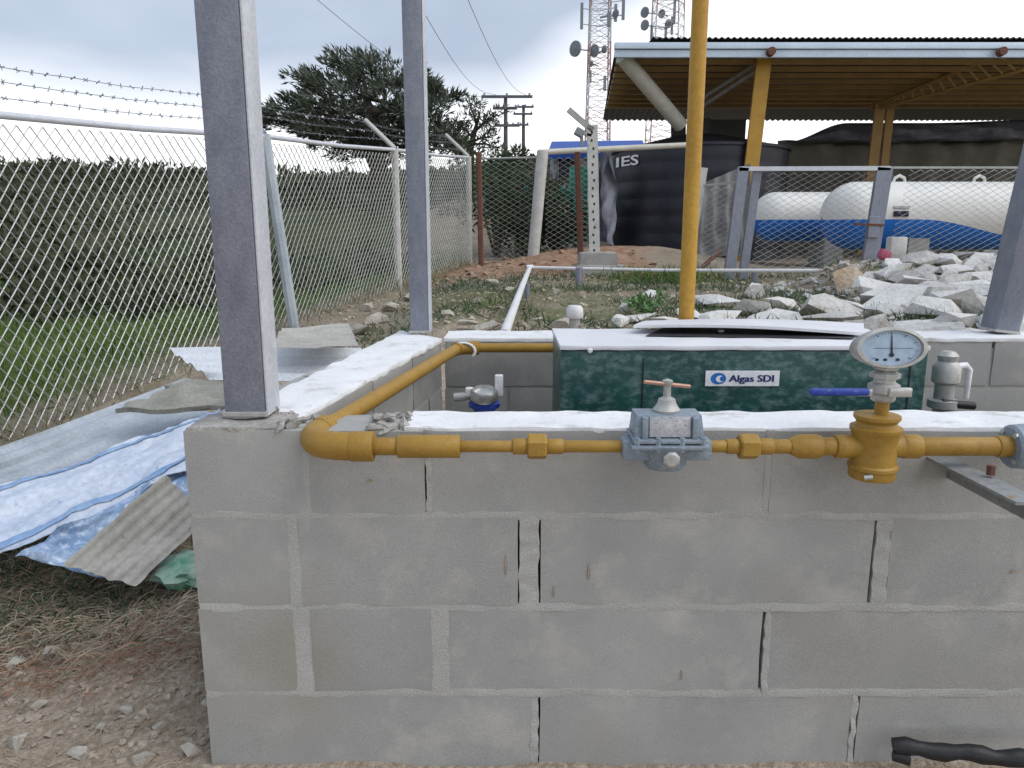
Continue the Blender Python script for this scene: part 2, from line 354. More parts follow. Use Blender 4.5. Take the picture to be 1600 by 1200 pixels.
xr, yr = XX.ravel(), YY.ravel(); fd = (FA+FB*np.minimum(yr, 17))-xr
green = np.maximum(ss(-.3, 1.4, fd)*ss(26, 10, np.hypot(xr, yr)), .75*np.exp(-(((xr-2.2)/1.6)**2+((yr-11)/.9)**2)))
green = np.maximum(green, .45*ss(5, 6.5, yr)*ss(11.5, 9, yr)*ss(-2.5, -.5, xr)*ss(2.2, .6, xr))
red = ss(11, 12.5, yr)*ss(17, 14.5, yr)*ss(-3, -.5, xr)*ss(3.5, 1.5, xr)
pale = np.clip(ss(2.35, 1.95, yr)*1.0 + ss(3.3, 3.6, yr)*ss(9, 6, yr)*ss(.2, -.5, xr)*ss(-2.8, -1.6, xr), 0, 1)
hill = np.maximum(ss(11, 20, np.hypot(xr, yr))*ss(1, 4, fd), ss(26, 50, np.hypot(xr, yr)))
ca.data.foreach_set('color', np.stack([green, red, pale, hill], 1).astype(np.float32).ravel())
gm = bpy.data.materials.new('soil_and_grass'); gm.use_nodes = True; t = gm.node_tree; bs = t.nodes['Principled BSDF']; bs.inputs['Roughness'].default_value = .95; bs.inputs['Specular IOR Level'].default_value = .15
at = t.nodes.new('ShaderNodeAttribute'); at.attribute_name = 'cover'; sp = t.nodes.new('ShaderNodeSeparateColor'); t.links.new(at.outputs['Color'], sp.inputs[0])
geo = t.nodes.new('ShaderNodeNewGeometry')
def gnoise(scale, det=6, rough=.65):
    n = t.nodes.new('ShaderNodeTexNoise'); n.inputs['Scale'].default_value = scale; n.inputs['Detail'].default_value = det; n.inputs['Roughness'].default_value = rough; t.links.new(geo.outputs['Position'], n.inputs['Vector']); return n.outputs['Fac']
def gmix(fac, a, b):
    m = t.nodes.new('ShaderNodeMix'); m.data_type = 'RGBA'; t.links.new(fac, m.inputs['Factor'])
    for k, v in (('A', a), ('B', b)):
        if isinstance(v, tuple): m.inputs[k].default_value = (*v, 1)
        else: t.links.new(v, m.inputs[k])
    return m.outputs['Result']
def grange(v, a, b):
    n = t.nodes.new('ShaderNodeMapRange'); n.inputs['From Min'].default_value = a; n.inputs['From Max'].default_value = b; t.links.new(v, n.inputs['Value']); return n.outputs[0]
def gcover(ch, scale):                           # cover channel broken up by noise
    n = t.nodes.new('ShaderNodeMath'); n.operation = 'ADD'; t.links.new(ch, n.inputs[0]); t.links.new(gnoise(scale), n.inputs[1])
    return grange(n.outputs[0], .78, 1.12)
soil = gmix(grange(gnoise(2.2), .35, .65), (.215, .17, .12), (.31, .265, .205))
soil = gmix(grange(gnoise(34, 3), .55, .7), soil, (.36, .33, .28))
c = gmix(gcover(sp.outputs[2], 2.5), soil, gmix(grange(gnoise(55, 4), .42, .62), (.33, .255, .185), (.47, .40, .32)))
c = gmix(gcover(sp.outputs[1], 1.6), c, gmix(grange(gnoise(6), .4, .65), (.27, .155, .095), (.36, .26, .19)))
c = gmix(gcover(sp.outputs[0], 1.3), c, gmix(grange(gnoise(.8), .35, .65), (.060, .105, .022), (.13, .145, .055)))
hillc = gmix(grange(gnoise(.35), .40, .6), (.078, .078, .042), (.036, .050, .021)); hillc = gmix(grange(gnoise(.5), .6, .7), hillc, (.10, .088, .055))
c = gmix(gcover(at.outputs['Alpha'], .12), c, hillc)
t.links.new(c, bs.inputs['Base Color'])
bp = t.nodes.new('ShaderNodeBump'); bp.inputs['Strength'].default_value = .8; bp.inputs['Distance'].default_value = .03; t.links.new(gnoise(28, 5), bp.inputs['Height']); t.links.new(bp.outputs[0], bs.inputs['Normal'])
g_ob = struct(link('ground', me, gm))

# ------------------------------------------------------------------ masonry enclosure
YF0, YF1 = 1.65, 1.81                            # front wall faces
def zrow(py): return P(800, py, YF0).z
ROW = [zrow(p) for p in (673, 806, 949, 1083, 1196)]
ZT = ROW[0]
enc = thing('block_enclosure', 'low grey concrete block enclosure with white plastered top', 'block wall', (0, YF0, 0))
XL = P(286, 690, YF0).x
def fx(px, row): return P(px, (672+806+(row > 0)*137+(row > 1)*137+(row > 2)*124+(row > 0)*137+(row > 1)*133+(row > 2)*112)/2 if False else [740, 878, 1016, 1140][row], YF0).x
XR = 2.6
courses = [[(None, 476), (484, 664), (672, 1196), (1204, 1760), (1768, None)],
           [(None, 452), (468, 810), (844, 1362), (1388, 1880), (1888, None)],
           [(None, 462), (488, 676), (700, 1189), (1201, 1690), (1698, None)],
           [(None, 831), (843, 1328), (1339, 1860), (1868, None)]]
cracks = {(0, 1), (1, 1), (1, 2), (2, 2), (3, 0), (3, 1)}
nb = 0
for r, cs in enumerate(courses):
    z1, z0 = ROW[r]-(.004 if r else 0), ROW[r+1]+.005
    if r == 3: z0 = -.05
    ends = []
    for a, b_ in cs:
        x0 = XL if a is None else fx(a, r); x1 = XR if b_ is None else fx(b_, r); ends.append((x0, x1))
        if x1 <= x0: continue
        mb = MB(); nb += 1
        off = random.uniform(-.0015, .0015)
        hexa(mb, boxc(x0, x1, YF0+off, YF1, z0, z1), (max(4, int((x1-x0)/.045)), 3, 5), .0018, .0028, nb)
        mb.build('block', MT['block'], enc, 35)
    for k in range(len(ends)-1):                 # head joints; a cracked one leaves an open slot
        xa, xb = ends[k][1], ends[k+1][0]
        if xb <= xa: continue
        mb = MB()
        if (r, k) in cracks:
            if r == 1 and k == 1: xa, xb = xa+.002, xb-.0028
            elif r == 1: xa += .0045
            elif (r, k) in ((2, 2), (0, 1)): xa += .0055 if r == 2 else .0035
            else: xb -= .0022
        if xb-xa < .003: continue
        e = .0035 if (r, k) not in cracks else 0
        hexa(mb, boxc(xa-(e or (.003 if r == 0 or k == 0 else 0)), xb+(e or (.003 if (r, k) in ((0, 1), (2, 2), (1, 2)) else 0)), YF0+.0002, YF0+.07, z0-.002, z1+.002), (3, 2, 30), .0022 if e else .0045, .001, nb+50, 9 if e else 38)
        mb.build('mortar_joint', MT['mortar'], enc, 40)
for r in range(1, 4):                            # bed joints
    mb = MB(); z = ROW[r]
    hexa(mb, boxc(XL+.004, XR, YF0+.0004, YF0+.08, z-.011, z+.011), (150, 2, 4), .0032, .0012, r*9, 14)
    mb.build('mortar_joint', MT['mortar'], enc, 50)
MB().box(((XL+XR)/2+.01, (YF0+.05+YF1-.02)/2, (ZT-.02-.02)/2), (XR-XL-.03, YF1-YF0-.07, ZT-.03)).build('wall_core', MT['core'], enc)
# side and back walls
SO0, SO1 = Vector((XL, YF1+.002, 0)), Vector((P(624, 517, 3.42).x, 3.42, 0))
SI0, SI1 = Vector((P(492, 646, YF1).x, YF1+.002, 0)), Vector((P(690, 528, 3.16).x, 3.16, 0))
YB0, YB1 = 3.16, 3.42
zb = [ZT, ZT-.205, ZT-.41, ZT-.615, ZT-.88]
def lerp(a, b, t): return a*(1-t)+b*t
for r in range(4):
    z1, z0 = zb[r]-.004*(r > 0), zb[r+1]+.004
    off = .5 if r % 2 else 0
    ts = [0]+[(k+off)/3 for k in range(0 if off else 1, 3)]+[1]
    for a, b_ in zip(ts[:-1], ts[1:]):
        e = .004; o0, o1, i0, i1 = lerp(SO0, SO1, a), lerp(SO0, SO1, b_), lerp(SI0, SI1, a), lerp(SI0, SI1, b_)
        c8 = [(o0.x, o0.y+e, z0), (i0.x, i0.y+e, z0), (o1.x, o1.y-e, z0), (i1.x, i1.y-e, z0), (o0.x, o0.y+e, z1), (i0.x, i0.y+e, z1), (o1.x, o1.y-e, z1), (i1.x, i1.y-e, z1)]
        mb = MB(); nb += 1; hexa(mb, c8, (4, 10, 4), .003, .006, nb); mb.build('block', MT['block'], enc, 35)
    xs = SI1.x+.005; W = .62; x = xs + (W*.45 if r % 2 else W*.8)
    edges = [xs]
    while x < 3.3: edges.append(x); x += W
    edges.append(3.3)
    for a, b_ in zip(edges[:-1], edges[1:]):
        mb = MB(); nb += 1; hexa(mb, boxc(a+.004, b_-.004, YB0+random.uniform(-.002, .002), YB1, z0, z1), (12, 3, 5), .003, .006, nb); mb.build('block', MT['block'], enc, 35)
MB().box(((SI1.x+3.3)/2, (YB0+YB1)/2, ZT/2-.02), (3.3-SI1.x-.03, YB1-YB0-.016, ZT-.03)).build('mortar_bed', MT['mortar'], enc)
c8 = []
for z in (.0, ZT-.01):
    c8 += [(SO0.x+.008, SO0.y+.01, z), (SI0.x-.008, SI0.y+.01, z), (SO1.x+.008, SO1.y-.01, z), (SI1.x-.008, SI1.y-.01, z)]
mb = MB(); hexa(mb, c8, (3, 6, 3), 0, 0); mb.build('mortar_bed', MT['mortar'], enc)
# plastered tops
CT = .014
mb = MB(); x0 = P(630, 655, YF0).x
hexa(mb, boxc(x0, XR, YF0+.004, YF1+.010, ZT-.012, ZT+.007), (140, 8, 2), .005, .003, 3, 14); mb.build('plaster_top', MT['white'], enc, 50)
c8 = []
for z in (ZT-.010, ZT+.010):
    o0, i0 = lerp(SO0, SO1, -.055), lerp(SI0, SI1, -.03)
    c8 += [(o0.x+.07, o0.y, z), (i0.x-.01, i0.y, z), (SO1.x, SO1.y, z), (SI1.x+.005, SI1.y, z)]
mb = MB(); hexa(mb, c8, (12, 60, 2), .006, .004, 5, 13); mb.build('plaster_top', MT['white'], enc, 50)
mb = MB(); hexa(mb, boxc(SI1.x+.008, 3.3, YB0-.002, YB1, ZT-.008, ZT+.010), (140, 8, 2), .004, .003, 6, 14); mb.build('plaster_top', MT['white'], enc, 50)
mb = MB(); hexa(mb, boxc(XL+.006, P(440, 660, YF0).x, YF0+.004, YF1-.01, ZT-.012, ZT+.008), (30, 8, 2), .006, .003, 8, 16); mb.build('plaster_top', MT['rubble'], enc, 50)
def rock_mesh(name, sx, sy, sz, seed, n=16, sub=False):
    rs = random.Random(seed); b = bmesh.new()
    for _ in range(n):
        d = Vector((rs.gauss(0, 1), rs.gauss(0, 1), rs.gauss(0, 1))).normalized()*rs.uniform(.72, 1.15)
        b.verts.new((d.x*sx, d.y*sy, d.z*sz))
    h = bmesh.ops.convex_hull(b, input=b.verts)
    bmesh.ops.delete(b, geom=[g for g in h['geom_interior'] if isinstance(g, bmesh.types.BMVert)], context='VERTS')
    if sub:
        bmesh.ops.bevel(b, geom=b.edges[:], offset=min(sx, sy, sz)*.13, segments=2, affect='EDGES', profile=.5)
    me = bpy.data.meshes.new(name); b.to_mesh(me); b.free()
    if sub: me.shade_smooth(); me.set_sharp_from_angle(angle=R(38))
    return me
lump = [rock_mesh('mortar_lump', .022, .016, .013, 900+k, 12) for k in range(4)]
for k in range(34):                              # crumbled notch where the pipe crosses the wall, and corner crumbs
    px = random.uniform(585, 640) if k < 20 else random.uniform(425, 500)
    p = P(px, 660, random.uniform(YF0+.01, YF1-.02)); o = link('mortar_lump', lump[k % 4], MT['rubble'], enc)
    o.location = (p.x, p.y, ZT+random.uniform(0, .009)); o.rotation_euler = (random.random(), random.random(), random.random()*6); s = random.uniform(.4, 1.1); o.scale = (s*1.3, s, s)
# rust marks on the front face
for px, py, w, h in ((577, 751, 9, 4), (790, 884, 3, 38), (920, 894, 3, 28), (865, 925, 2, 22), (1584, 893, 9, 5), (1065, 1055, 2, 20)):
    p = P(px, py, YF0-.004); s = mpp(YF0, p.z); mb = MB(); k = 9
    mb.add([(p.x+w*s*.5*math.cos(a)*(1+.4*noise.noise(Vector((a, px, 0)))), p.y+.001*(1+math.sin(a*3)), p.z+h*s*.5*math.sin(a)) for a in [i*2*math.pi/k for i in range(k)]], [tuple(range(k))])
    mb.build('rust_stain', M('rust_stain', (.34, .23, .13), (.34, .29, .22), 40, .9, bump=.2), enc)

# ------------------------------------------------------------------ steel columns
def column(px_l, px_r, py_base, yf, depth, top, label, zbase, lean=0):
    s = mpp(yf, zbase); a = P(px_l, py_base, yf); b_ = P(px_r, py_base, yf); w = b_.x-a.x
    c = thing('steel_column', label, 'column', ((a.x+b_.x)/2, yf+depth/2, zbase), 'steel columns of the enclosure')
    mb = MB(); mb.box(((a.x+b_.x)/2, yf+depth/2, (zbase+top)/2), (w-.004, depth, top-zbase), bevel=.006); mb.build('shaft', MT['galv'], c, 30)
    t_ = max(.006, w*.06)
    mb = MB(); mb.box((b_.x+.0015, yf+depth/2+.002, (zbase+top)/2+.001), (.005, depth-.004, top-zbase), bevel=.001); mb.build('lit_side_flange', MT['galvl'], c, 30)  # pale skin on the right side paints in the light falling there
    mb = MB(); mb.box(((a.x+b_.x)/2, yf+depth/2, zbase+.006), (w+.006, depth+.008, .012), bevel=.002); mb.build('base_plate', MT['dull'], c)
    c.rotation_euler = (0, lean, 0)
    return c
c1 = column(350, 416, 648, 1.72, .095, 4.2, 'galvanised steel box column on the front corner of the block wall', ZT+.016)
c2 = column(640, 670, 515, 3.27, .11, 4.2, 'galvanised steel column at the back corner beside the yellow pipe', ZT+.016)
c3 = column(1556, 1594, 513, 3.27, .12, 4.2, 'galvanised steel column on the back wall beside the heap of white rocks', ZT+.016, R(6.5))

# ------------------------------------------------------------------ yellow gas pipe train (front run along the wall)
YP = 1.565
zp = P(800, 697.5, YP).z; S = mpp(YP, zp)
def X(px): return P(px, 697.5, YP).x
train = thing('gas_pipe_train', 'yellow painted gas pipe with elbows and unions along the wall top', 'gas pipe', (X(1000), YP, zp))
def seg(name, x0, x1, rpx, prof=None, n=20, mat='yellow', bev=2.0, parent=train):
    r = rpx*S; x0, x1 = X(x0), X(x1); b_ = min(bev*S, (x1-x0)*.3)
    pr = prof or [(r*.001, 0), (r-b_*.6, 0), (r, b_), (r, x1-x0-b_), (r-b_*.6, x1-x0), (r*.001, x1-x0)]
    return MB().lathe(pr, (x0, YP, zp), (1, 0, 0), n).build(name, MT[mat], parent, 40)
# long pipe running back over the side wall, with elbows
pa = Vector((X(548), YP, zp)); pe = P(712, 543, 3.02); pe.z = zp-.006
pa = Vector((X(462), YP, zp)); dirb = (pe-pa).normalized()
re = 22.5*S
pts = []; c0 = Vector((X(560), YP, zp)); corner = Vector((X(462), YP, zp)); c1_ = corner+dirb*.135
for k in range(13):
    u = k/12; pts.append(lerp(lerp(c0, corner, u), lerp(corner, c1_, u), u))
el = MB().tube([c0+Vector((.0, 0, 0))]+pts[1:], re, 22); el.build('elbow', MT['yellow'], train, 50)
seg('elbow_collar', 548, 584, 24.0)
MB().tube([c1_-dirb*.01, c1_+dirb*.03], re*1.05, 20).build('elbow_collar', MT['yellow'], train, 50)
MB().tube([c1_, lerp(c1_, pe, .5), pe], [.0225]*3, 20).build('pipe', MT['yellow'], train, 50)
ce = pe+dirb*.05
pts = [lerp(lerp(pe, ce, u), lerp(ce, ce+Vector((.075, 0, 0)), u), u) for u in [k/8 for k in range(9)]]
MB().tube(pts, .027, 18).build('elbow', MT['yellow'], train, 50)
MB().tube([ce+Vector((.05, 0, 0)), ce+Vector((.085, 0, 0))], .029, 18).build('elbow_collar', MT['yellow'], train, 50)
MB().tube([ce+Vector((.08, 0, 0)), Vector((P(890, 541, ce.y).x, ce.y, ce.z))], .0195, 16).build('pipe', MT['yellow'], train, 50)
mb = MB(); q = ce+Vector((.02, -.03, 0)); mb.tube([q+Vector((-.05+.05*(1-math.cos(a)), 0, 0))*1+Vector((0, 0, .035*math.sin(a)-.01)) for a in np.linspace(-.6, math.pi+.6, 14)], .005, 8, sx=1.3); mb.build('pipe_clamp', MT['white'], train, 60)
seg('nipple', 582, 624, 14.0); seg('coupling', 622, 719, 18.2, bev=1.2)
seg('pipe', 716, 808, 9.2); seg('pipe', 878, 985, 9.6)
def hexnut(x0, x1, rpx):
    r = rpx*S; a, b_ = X(x0), X(x1); w = b_-a
    MB().lathe([(r*.001, 0), (r*.9, 0), (r, w*.10), (r, w*.9), (r*.9, w), (r*.001, w)], (a, YP, zp), (1, 0, 0), 6).build('union_nut', MT['yellow'], train, 20)
seg('union_end', 801, 828, 12.8); hexnut(824, 854, 20.5); seg('union_end', 851, 880, 12.2)
seg('pipe', 1096, 1142, 9.6); seg('union_end', 1134, 1160, 12.0); hexnut(1154, 1184, 20.5); seg('union_end', 1180, 1207, 13.0)
seg('nipple', 1204, 1238, 11.5)
x0, x1 = X(1234), X(1282); w = x1-x0
seg('reducer', 1234, 1282, 0, [(.0001, 0), (12.5*S, 0), (19*S, w*.28), (19.5*S, w*.85), (17*S, w), (.0001, w)])
seg('nipple', 1278, 1310, 14.5)
seg('tee_collar', 1304, 1326, 18.5); seg('tee_collar', 1408, 1436, 19)
SXW = 1.0
# strainer tee: a wide flanged barrel, the arms of the run pass through it
tx = X(1366)
TB = MB().lathe([(.001, -50*S), (33*S, -50*S), (34.5*S, -47*S), (34.5*S, -36*S), (37*S, -34*S), (37*S, -29*S), (33.5*S, -26*S), (33*S, -12*S), (31*S, 2*S), (34*S, 16*S), (36*S, 24*S), (38*S, 27*S), (38*S, 32*S), (31*S, 34*S), (29*S, 40*S), (34*S, 46*S), (34*S, 51*S), (27*S, 52*S), (.001, 52*S)],
           (tx, YP, zp), (0, 0, 1), 32); TB.build('strainer_barrel', MT['yellow'], train, 35)
MB().lathe([(.001, 0), (18.5*S, 0), (17*S, 20*S), (23*S, 36*S), (23*S, 60*S), (17*S, 80*S), (18.5*S, 96*S), (.001, 96*S)], (tx-48*S, YP, zp), (1, 0, 0), 22).build('tee_arm', MT['yellow'], train, 40)
seg('pipe', 1434, 1562, 14.8); seg('end_cap', 1556, 1580, 17)
mb = MB(); q = Vector((X(1338), YP-.047, zp-40*S)); mb.tube([q, q+Vector((.016, -.004, .003))], .0055, 10); mb.build('bleed_screw', MT['steel'], train, 40)
seg('flange', 1576, 1640, 34, [(.0001, 0), (30*S, 0), (34*S, 4*S), (36*S, 30*S), (36*S, 60*S), (.0001, 60*S)], 28, 'reg')
for an in (.9, 2.2, 4.0, 5.4):
    q = Vector((X(1576)-.004, YP+26*S*math.cos(an), zp+26*S*math.sin(an))); MB().tube([q, q+Vector((.012, 0, 0))], .006, 6).build('flange_bolt', MT['steel'], train, 30)
MB().tube([Vector((X(1372), YP, zp+50*S)), Vector((X(1372), YP, zp+74*S))], 10.5*S, 16).build('riser', MT['yellow'], train, 40)
# gauge with ball valve standing on the riser
gz0 = zp+73*S; gxx = X(1372)
gg = thing('pressure_gauge', 'round steel pressure gauge with pale blue dial on a ball valve', 'gauge', (gxx, YP, gz0))
MB().lathe([(.001, 0), (16*S, 0), (18*S, 3*S), (18*S, 11*S), (23*S, 14*S), (23*S, 26*S), (16*S, 30*S), (15*S, 35*S), (22*S, 37*S), (22*S, 44*S), (13*S, 48*S), (18*S, 50*S), (18*S, 56*S), (12*S, 60*S), (12*S, 74*S), (.001, 74*S)], (gxx, YP, gz0), (0, 0, 1), 8).build('valve_body', MT['dull'], gg, 25)
mb = MB(); mb.box((gxx+14*S, YP-.030, gz0+18*S), (34*S, .012, 14*S), bevel=.003); mb.build('lever_hub', MT['steel'], gg, 40)
mb = MB(); mb.box((X(1332), YP-.032, gz0+18*S), (22*S, .008, 11*S), bevel=.002); mb.build('lever_shank', MT['steel'], gg, 40)
mb = MB(); mb.box((X(1293), YP-.034, gz0+19*S), (90*S, .014, 11*S), bevel=.006, seg=3); mb.build('lever_grip', MT['blue'], gg, 40)
gc = P(1388, 544, YP-.012); GX = 1.78; gr = 31*S
gaxis = Vector((.05, -1, .16)).normalized()
MB().lathe([(.001, -.040), (gr*.80, -.040), (gr*.86, -.030), (gr*.9, 0), (gr, .004), (gr*1.02, .010), (gr*.98, .016), (gr*.86, .017), (gr*.84, .010), (.001, .010)], gc, gaxis, 48, sx=GX).build('gauge_case', MT['dull'], gg, 35)
MB().lathe([(.001, .0105), (gr*.835, .0105), (gr*.835, .0115), (.001, .0115)], gc, gaxis, 48, sx=GX).build('dial', MT['dial'], gg, 30)
gu = Vector((0, 0, 1))-gaxis*gaxis.z; gu.normalize(); gv = Vector((1, 0, 0))
def dialp(a, b_, h=.0135): return gc+gv*(a*gr*GX)+gu*(b_*gr)+gaxis*h
mb = MB(); mb.add([dialp(-.03, -.35), dialp(.03, -.35), dialp(.012, .62), dialp(-.012, .62)], [(0, 1, 2, 3)]); mb.build('needle', MT['ink'], gg)
mb = MB(); mb.add([dialp(.07*math.cos(a), .1*math.sin(a)-.33, .0137) for a in np.linspace(0, 6.28, 12)[:-1]], [tuple(range(11))]); mb.build('needle_hub', MT['ink'], gg)
mb = MB()
for k in range(41):
    a = R(225-270*k/40); l = .64 if k % 5 == 0 else .70; w_ = .012 if k % 5 == 0 else .006; d_ = Vector((math.cos(a), math.sin(a), 0)); n_ = Vector((-d_.y, d_.x, 0))
    qs = [d_*l-n_*w_, d_*.77-n_*w_, d_*.77+n_*w_, d_*l+n_*w_]; mb.add([dialp(q.x, q.y, .0128) for q in qs], [(0, 1, 2, 3)])
mb.add([dialp(-.6, -.02, .0126), dialp(.6, -.02, .0126), dialp(.6, .0, .0126), dialp(-.6, .0, .0126)], [(0, 1, 2, 3)])
mb.build('dial_marks', MT['ink'], gg)
mb = MB()
for cx in (-.40, -.17, .17):
    mb.add([dialp(cx-.05, -.62, .0129), dialp(cx+.05, -.62, .0129), dialp(cx+.05, -.5, .0129), dialp(cx-.05, -.5, .0129)], [(0, 1, 2, 3)])
mb.build('dial_figures', MT['ink'], gg)
# regulator
rx = X(1039); rg = thing('gas_regulator', 'grey cast gas regulator with data plate and copper T handle', 'regulator', (rx, YP, zp-.05))
for sg in (-1, 1):
    mb = MB(); mb.box((rx+sg*47*S, YP-.004, zp-2*S), (43*S, .052, 31*S), bevel=.006); mb.build('inlet_boss', MT['reg'], rg, 35)
MB().lathe([(.001, -33*S), (27*S, -33*S), (31*S, -28*S), (33*S, -14*S), (40*S, 2*S), (46*S, 10*S), (.001, 10*S)], (rx, YP, zp), (0, 0, 1), 24, sx=1.05).build('lower_body', MT['reg'], rg, 40)
MB().lathe([(.001, 0), (13*S, 0), (13*S, .012), (9*S, .016), (.001, .016)], (rx+2*S, YP-.048, zp-9*S), (0, -1, 0), 8).build('plug', MT['dull'], rg, 30)
mb = MB(); mb.box((rx, YP-.005, zp+9*S), (118*S, .11, 7*S), bevel=.004); mb.build('diaphragm_flange', MT['reg'], rg, 35)
mb = MB(); mb.box((rx, YP-.004, zp+18*S), (112*S, .105, 7*S), bevel=.004); mb.build('diaphragm_flange', MT['reg'], rg, 35)
for sx_ in (-50, -18, 18, 50):
    q = Vector((rx+sx_*S, YP-.052, zp+2*S)); MB().lathe([(.001, 0), (4.5*S, 0), (4.5*S, 22*S), (.001, 22*S)], q, (0, 0, 1), 6).build('flange_bolt', MT['reg'], rg, 20)
c8 = []
for z, wx, wy in ((zp+21*S, 54*S, .043), (zp+57*S, 51*S, .034)):
    c8 += [(rx-wx, YP-wy, z), (rx+wx, YP-wy, z), (rx-wx, YP+wy, z), (rx+wx, YP+wy, z)]
mb = MB(); hexa(mb, c8, (6, 5, 4), .0006, .005, 3); mb.build('bonnet', MT['reg'], rg, 50)
for sg in (-1, 1):
    mb = MB(); mb.box((rx+sg*38*S, YP-.042, zp+38*S), (9*S, .018, 33*S), bevel=.003); mb.build('bonnet_rib', MT['reg'], rg, 35)
mb = MB(); mb.box((rx, YP-.0405, zp+39*S), (62*S, .006, 31*S), Matrix.Rotation(-.12, 3, 'X'), bevel=.001); mb.build('data_plate', MT['plate'], rg, 35)
MB().lathe([(.001, 0), (20*S, 0), (21*S, 4*S), (17*S, 9*S), (14*S, 15*S), (13*S, 20*S), (6*S, 24*S), (5.5*S, 40*S), (8*S, 43*S), (8*S, 49*S), (.001, 52*S)], (rx, YP, zp+56*S), (0, 0, 1), 20).build('spring_cap', MT['dull'], rg, 40)
MB().tube([(rx-38*S, YP-.015, zp+105*S), (rx+36*S, YP+.01, zp+94*S)], 3.2*S, 8).build('handle_rod', MT['copper'], rg, 50)
# angle iron bracket that carries the flange
br = thing('angle_bracket', 'galvanised angle iron bracket fixed to the wall under the flange', 'bracket', P(1490, 740, YF0))
a0, a1 = P(1478, 728, YF0+.01), P(1632, 806, 1.30)
d_ = (a1-a0).normalized(); s_ = d_.cross(Vector((0, 0, 1))).normalized(); u_ = s_.cross(d_)
def bar(mb, a, b_, w, h, u, s):
    V = [p+s*(sx*w/2)+u*(sz*h/2) for p in (a, b_) for sx, sz in ((-1, -1), (1, -1), (1, 1), (-1, 1))]
    mb.add(V, [(0, 1, 2, 3)[::-1], (4, 5, 6, 7), (0, 1, 5, 4), (1, 2, 6, 5), (2, 3, 7, 6), (3, 0, 4, 7)])
mb = MB(); bar(mb, a0-s_*.0, a1-s_*.0, .006, .05, u_, s_); mb.build('vertical_flange', MT['dirtyz'], br)
mb = MB(); bar(mb, a0+s_*.028+u_*.022, a1+s_*.028+u_*.022, .05, .006, u_, s_); mb.build('top_flange', MT['dirtyz'], br)
q = lerp(a0, a1, .52)+u_*.03+s_*.005; MB().tube([q, q+u_*.02], .009, 6).build('bolt', MT['rust'], br, 30)

# ------------------------------------------------------------------ vaporiser cabinet
YV = 2.42
va, vb = P(876, 545, YV), P(1452, 545, YV); zv = va.z; vd = P(880, 522, 3.0)
vap = thing('vaporizer_cabinet', 'dark green metal cabinet with white top and maker badge behind the wall', 'cabinet', ((va.x+vb.x)/2, YV+.2, .3))
YV2 = YV+.46
mb = MB(); mb.box(((va.x+vb.x)/2, (YV+YV2)/2, (zv+.28)/2), (vb.x-va.x, YV2-YV, zv-.28-.012), bevel=.008); mb.build('cabinet_body', MT['green'], vap, 40)
mb = MB(); hexa(mb, boxc(va.x-.004, vb.x+.004, YV-.006, YV2+.006, zv-.0055, zv+.012), (30, 6, 2), .003, .004, 4); mb.build('cabinet_top', MT['boxtop'], vap, 40)
for px, wd in ((1004, 3), (1420, 3)):
    p = P(px, 600, YV-.001); mb = MB(); mb.box((p.x, YV-.0005, zv-.23), (.004, .004, .40)); mb.build('panel_seam', MT['black'], vap)
p = P(922, 548, YV-.008); MB().lathe([(.001, 0), (.009, 0), (.006, .006), (.001, .006)], p, (0, -1, 0), 10).build('rivet', MT['badge'], vap, 40)
b0, b1 = P(1101, 603, YV), P(1218, 579, YV)
mb = MB(); mb.box(((b0.x+b1.x)/2, YV-.003, (b0.z+b1.z)/2), (b1.x-b0.x, .004, b1.z-b0.z), bevel=.001); badge = mb.build('badge', MT['badge'], vap)
def text_mesh(body, size, bold=0.0):
    cu = bpy.data.curves.new('lettering', 'FONT'); cu.body = body; cu.size = size; cu.offset = bold; cu.resolution_u = 3
    o = bpy.data.objects.new('lettering', cu); COL.objects.link(o); dg = bpy.context.evaluated_depsgraph_get()
    me = bpy.data.meshes.new_from_object(o.evaluated_get(dg)); bpy.data.objects.remove(o); bpy.data.curves.remove(cu); return me
bh = b1.z-b0.z; bw = b1.x-b0.x
tm = text_mesh('Algas SDI', 1.0, .008); xs = [v.co.x for v in tm.vertices]; lo, hi = min(xs), max(xs)
sx_ = bw*.60/(hi-lo); sz_ = bh*.62
for v in tm.vertices: v.co = Vector((b0.x+bw*.315+(v.co.x-lo)*sx_, YV-.0062, b0.z+bh*.30+v.co.z*0+v.co.y*sz_))
tm.materials.clear(); tm.materials.append(MT['navy'])
def child2(o, part, root):
    o.parent = part; o.matrix_parent_inverse = (part.matrix_parent_inverse.copy() if False else Matrix.Identity(4)); return o
def sub(o, part):                                # sub-part: part's own matrix is identity in world space
    o.parent = part; o.matrix_parent_inverse = Matrix.Identity(4); return o
mb = MB()
for k in range(3):                               # three thin layers side by side give the bold strokes
    mb.add([v.co+Vector((.0011*k, -.0003*k, 0)) for v in tm.vertices], [tuple(f.vertices) for f in tm.polygons])
sub(mb.build('lettering', MT['navy'], None), badge)
ec = Vector((b0.x+bw*.175, YV-.0060, (b0.z+b1.z)/2)); mb = MB(); n_ = 28
mb.add([ec+Vector((bw*.105*math.cos(a), 0, bh*.37*math.sin(a))) for a in [i*2*math.pi/n_ for i in range(n_)]], [tuple(range(n_))]); sub(mb.build('logo', MT['cyan'], None), badge)
mb = MB(); e2 = ec+Vector((bw*.022, -.0008, -bh*.02)); mb.add([e2+Vector((bw*.058*math.cos(a), 0, bh*.22*math.sin(a))) for a in [i*2*math.pi/n_ for i in range(n_)]], [tuple(range(n_))]); sub(mb.build('logo', MT['badge'], None), badge)
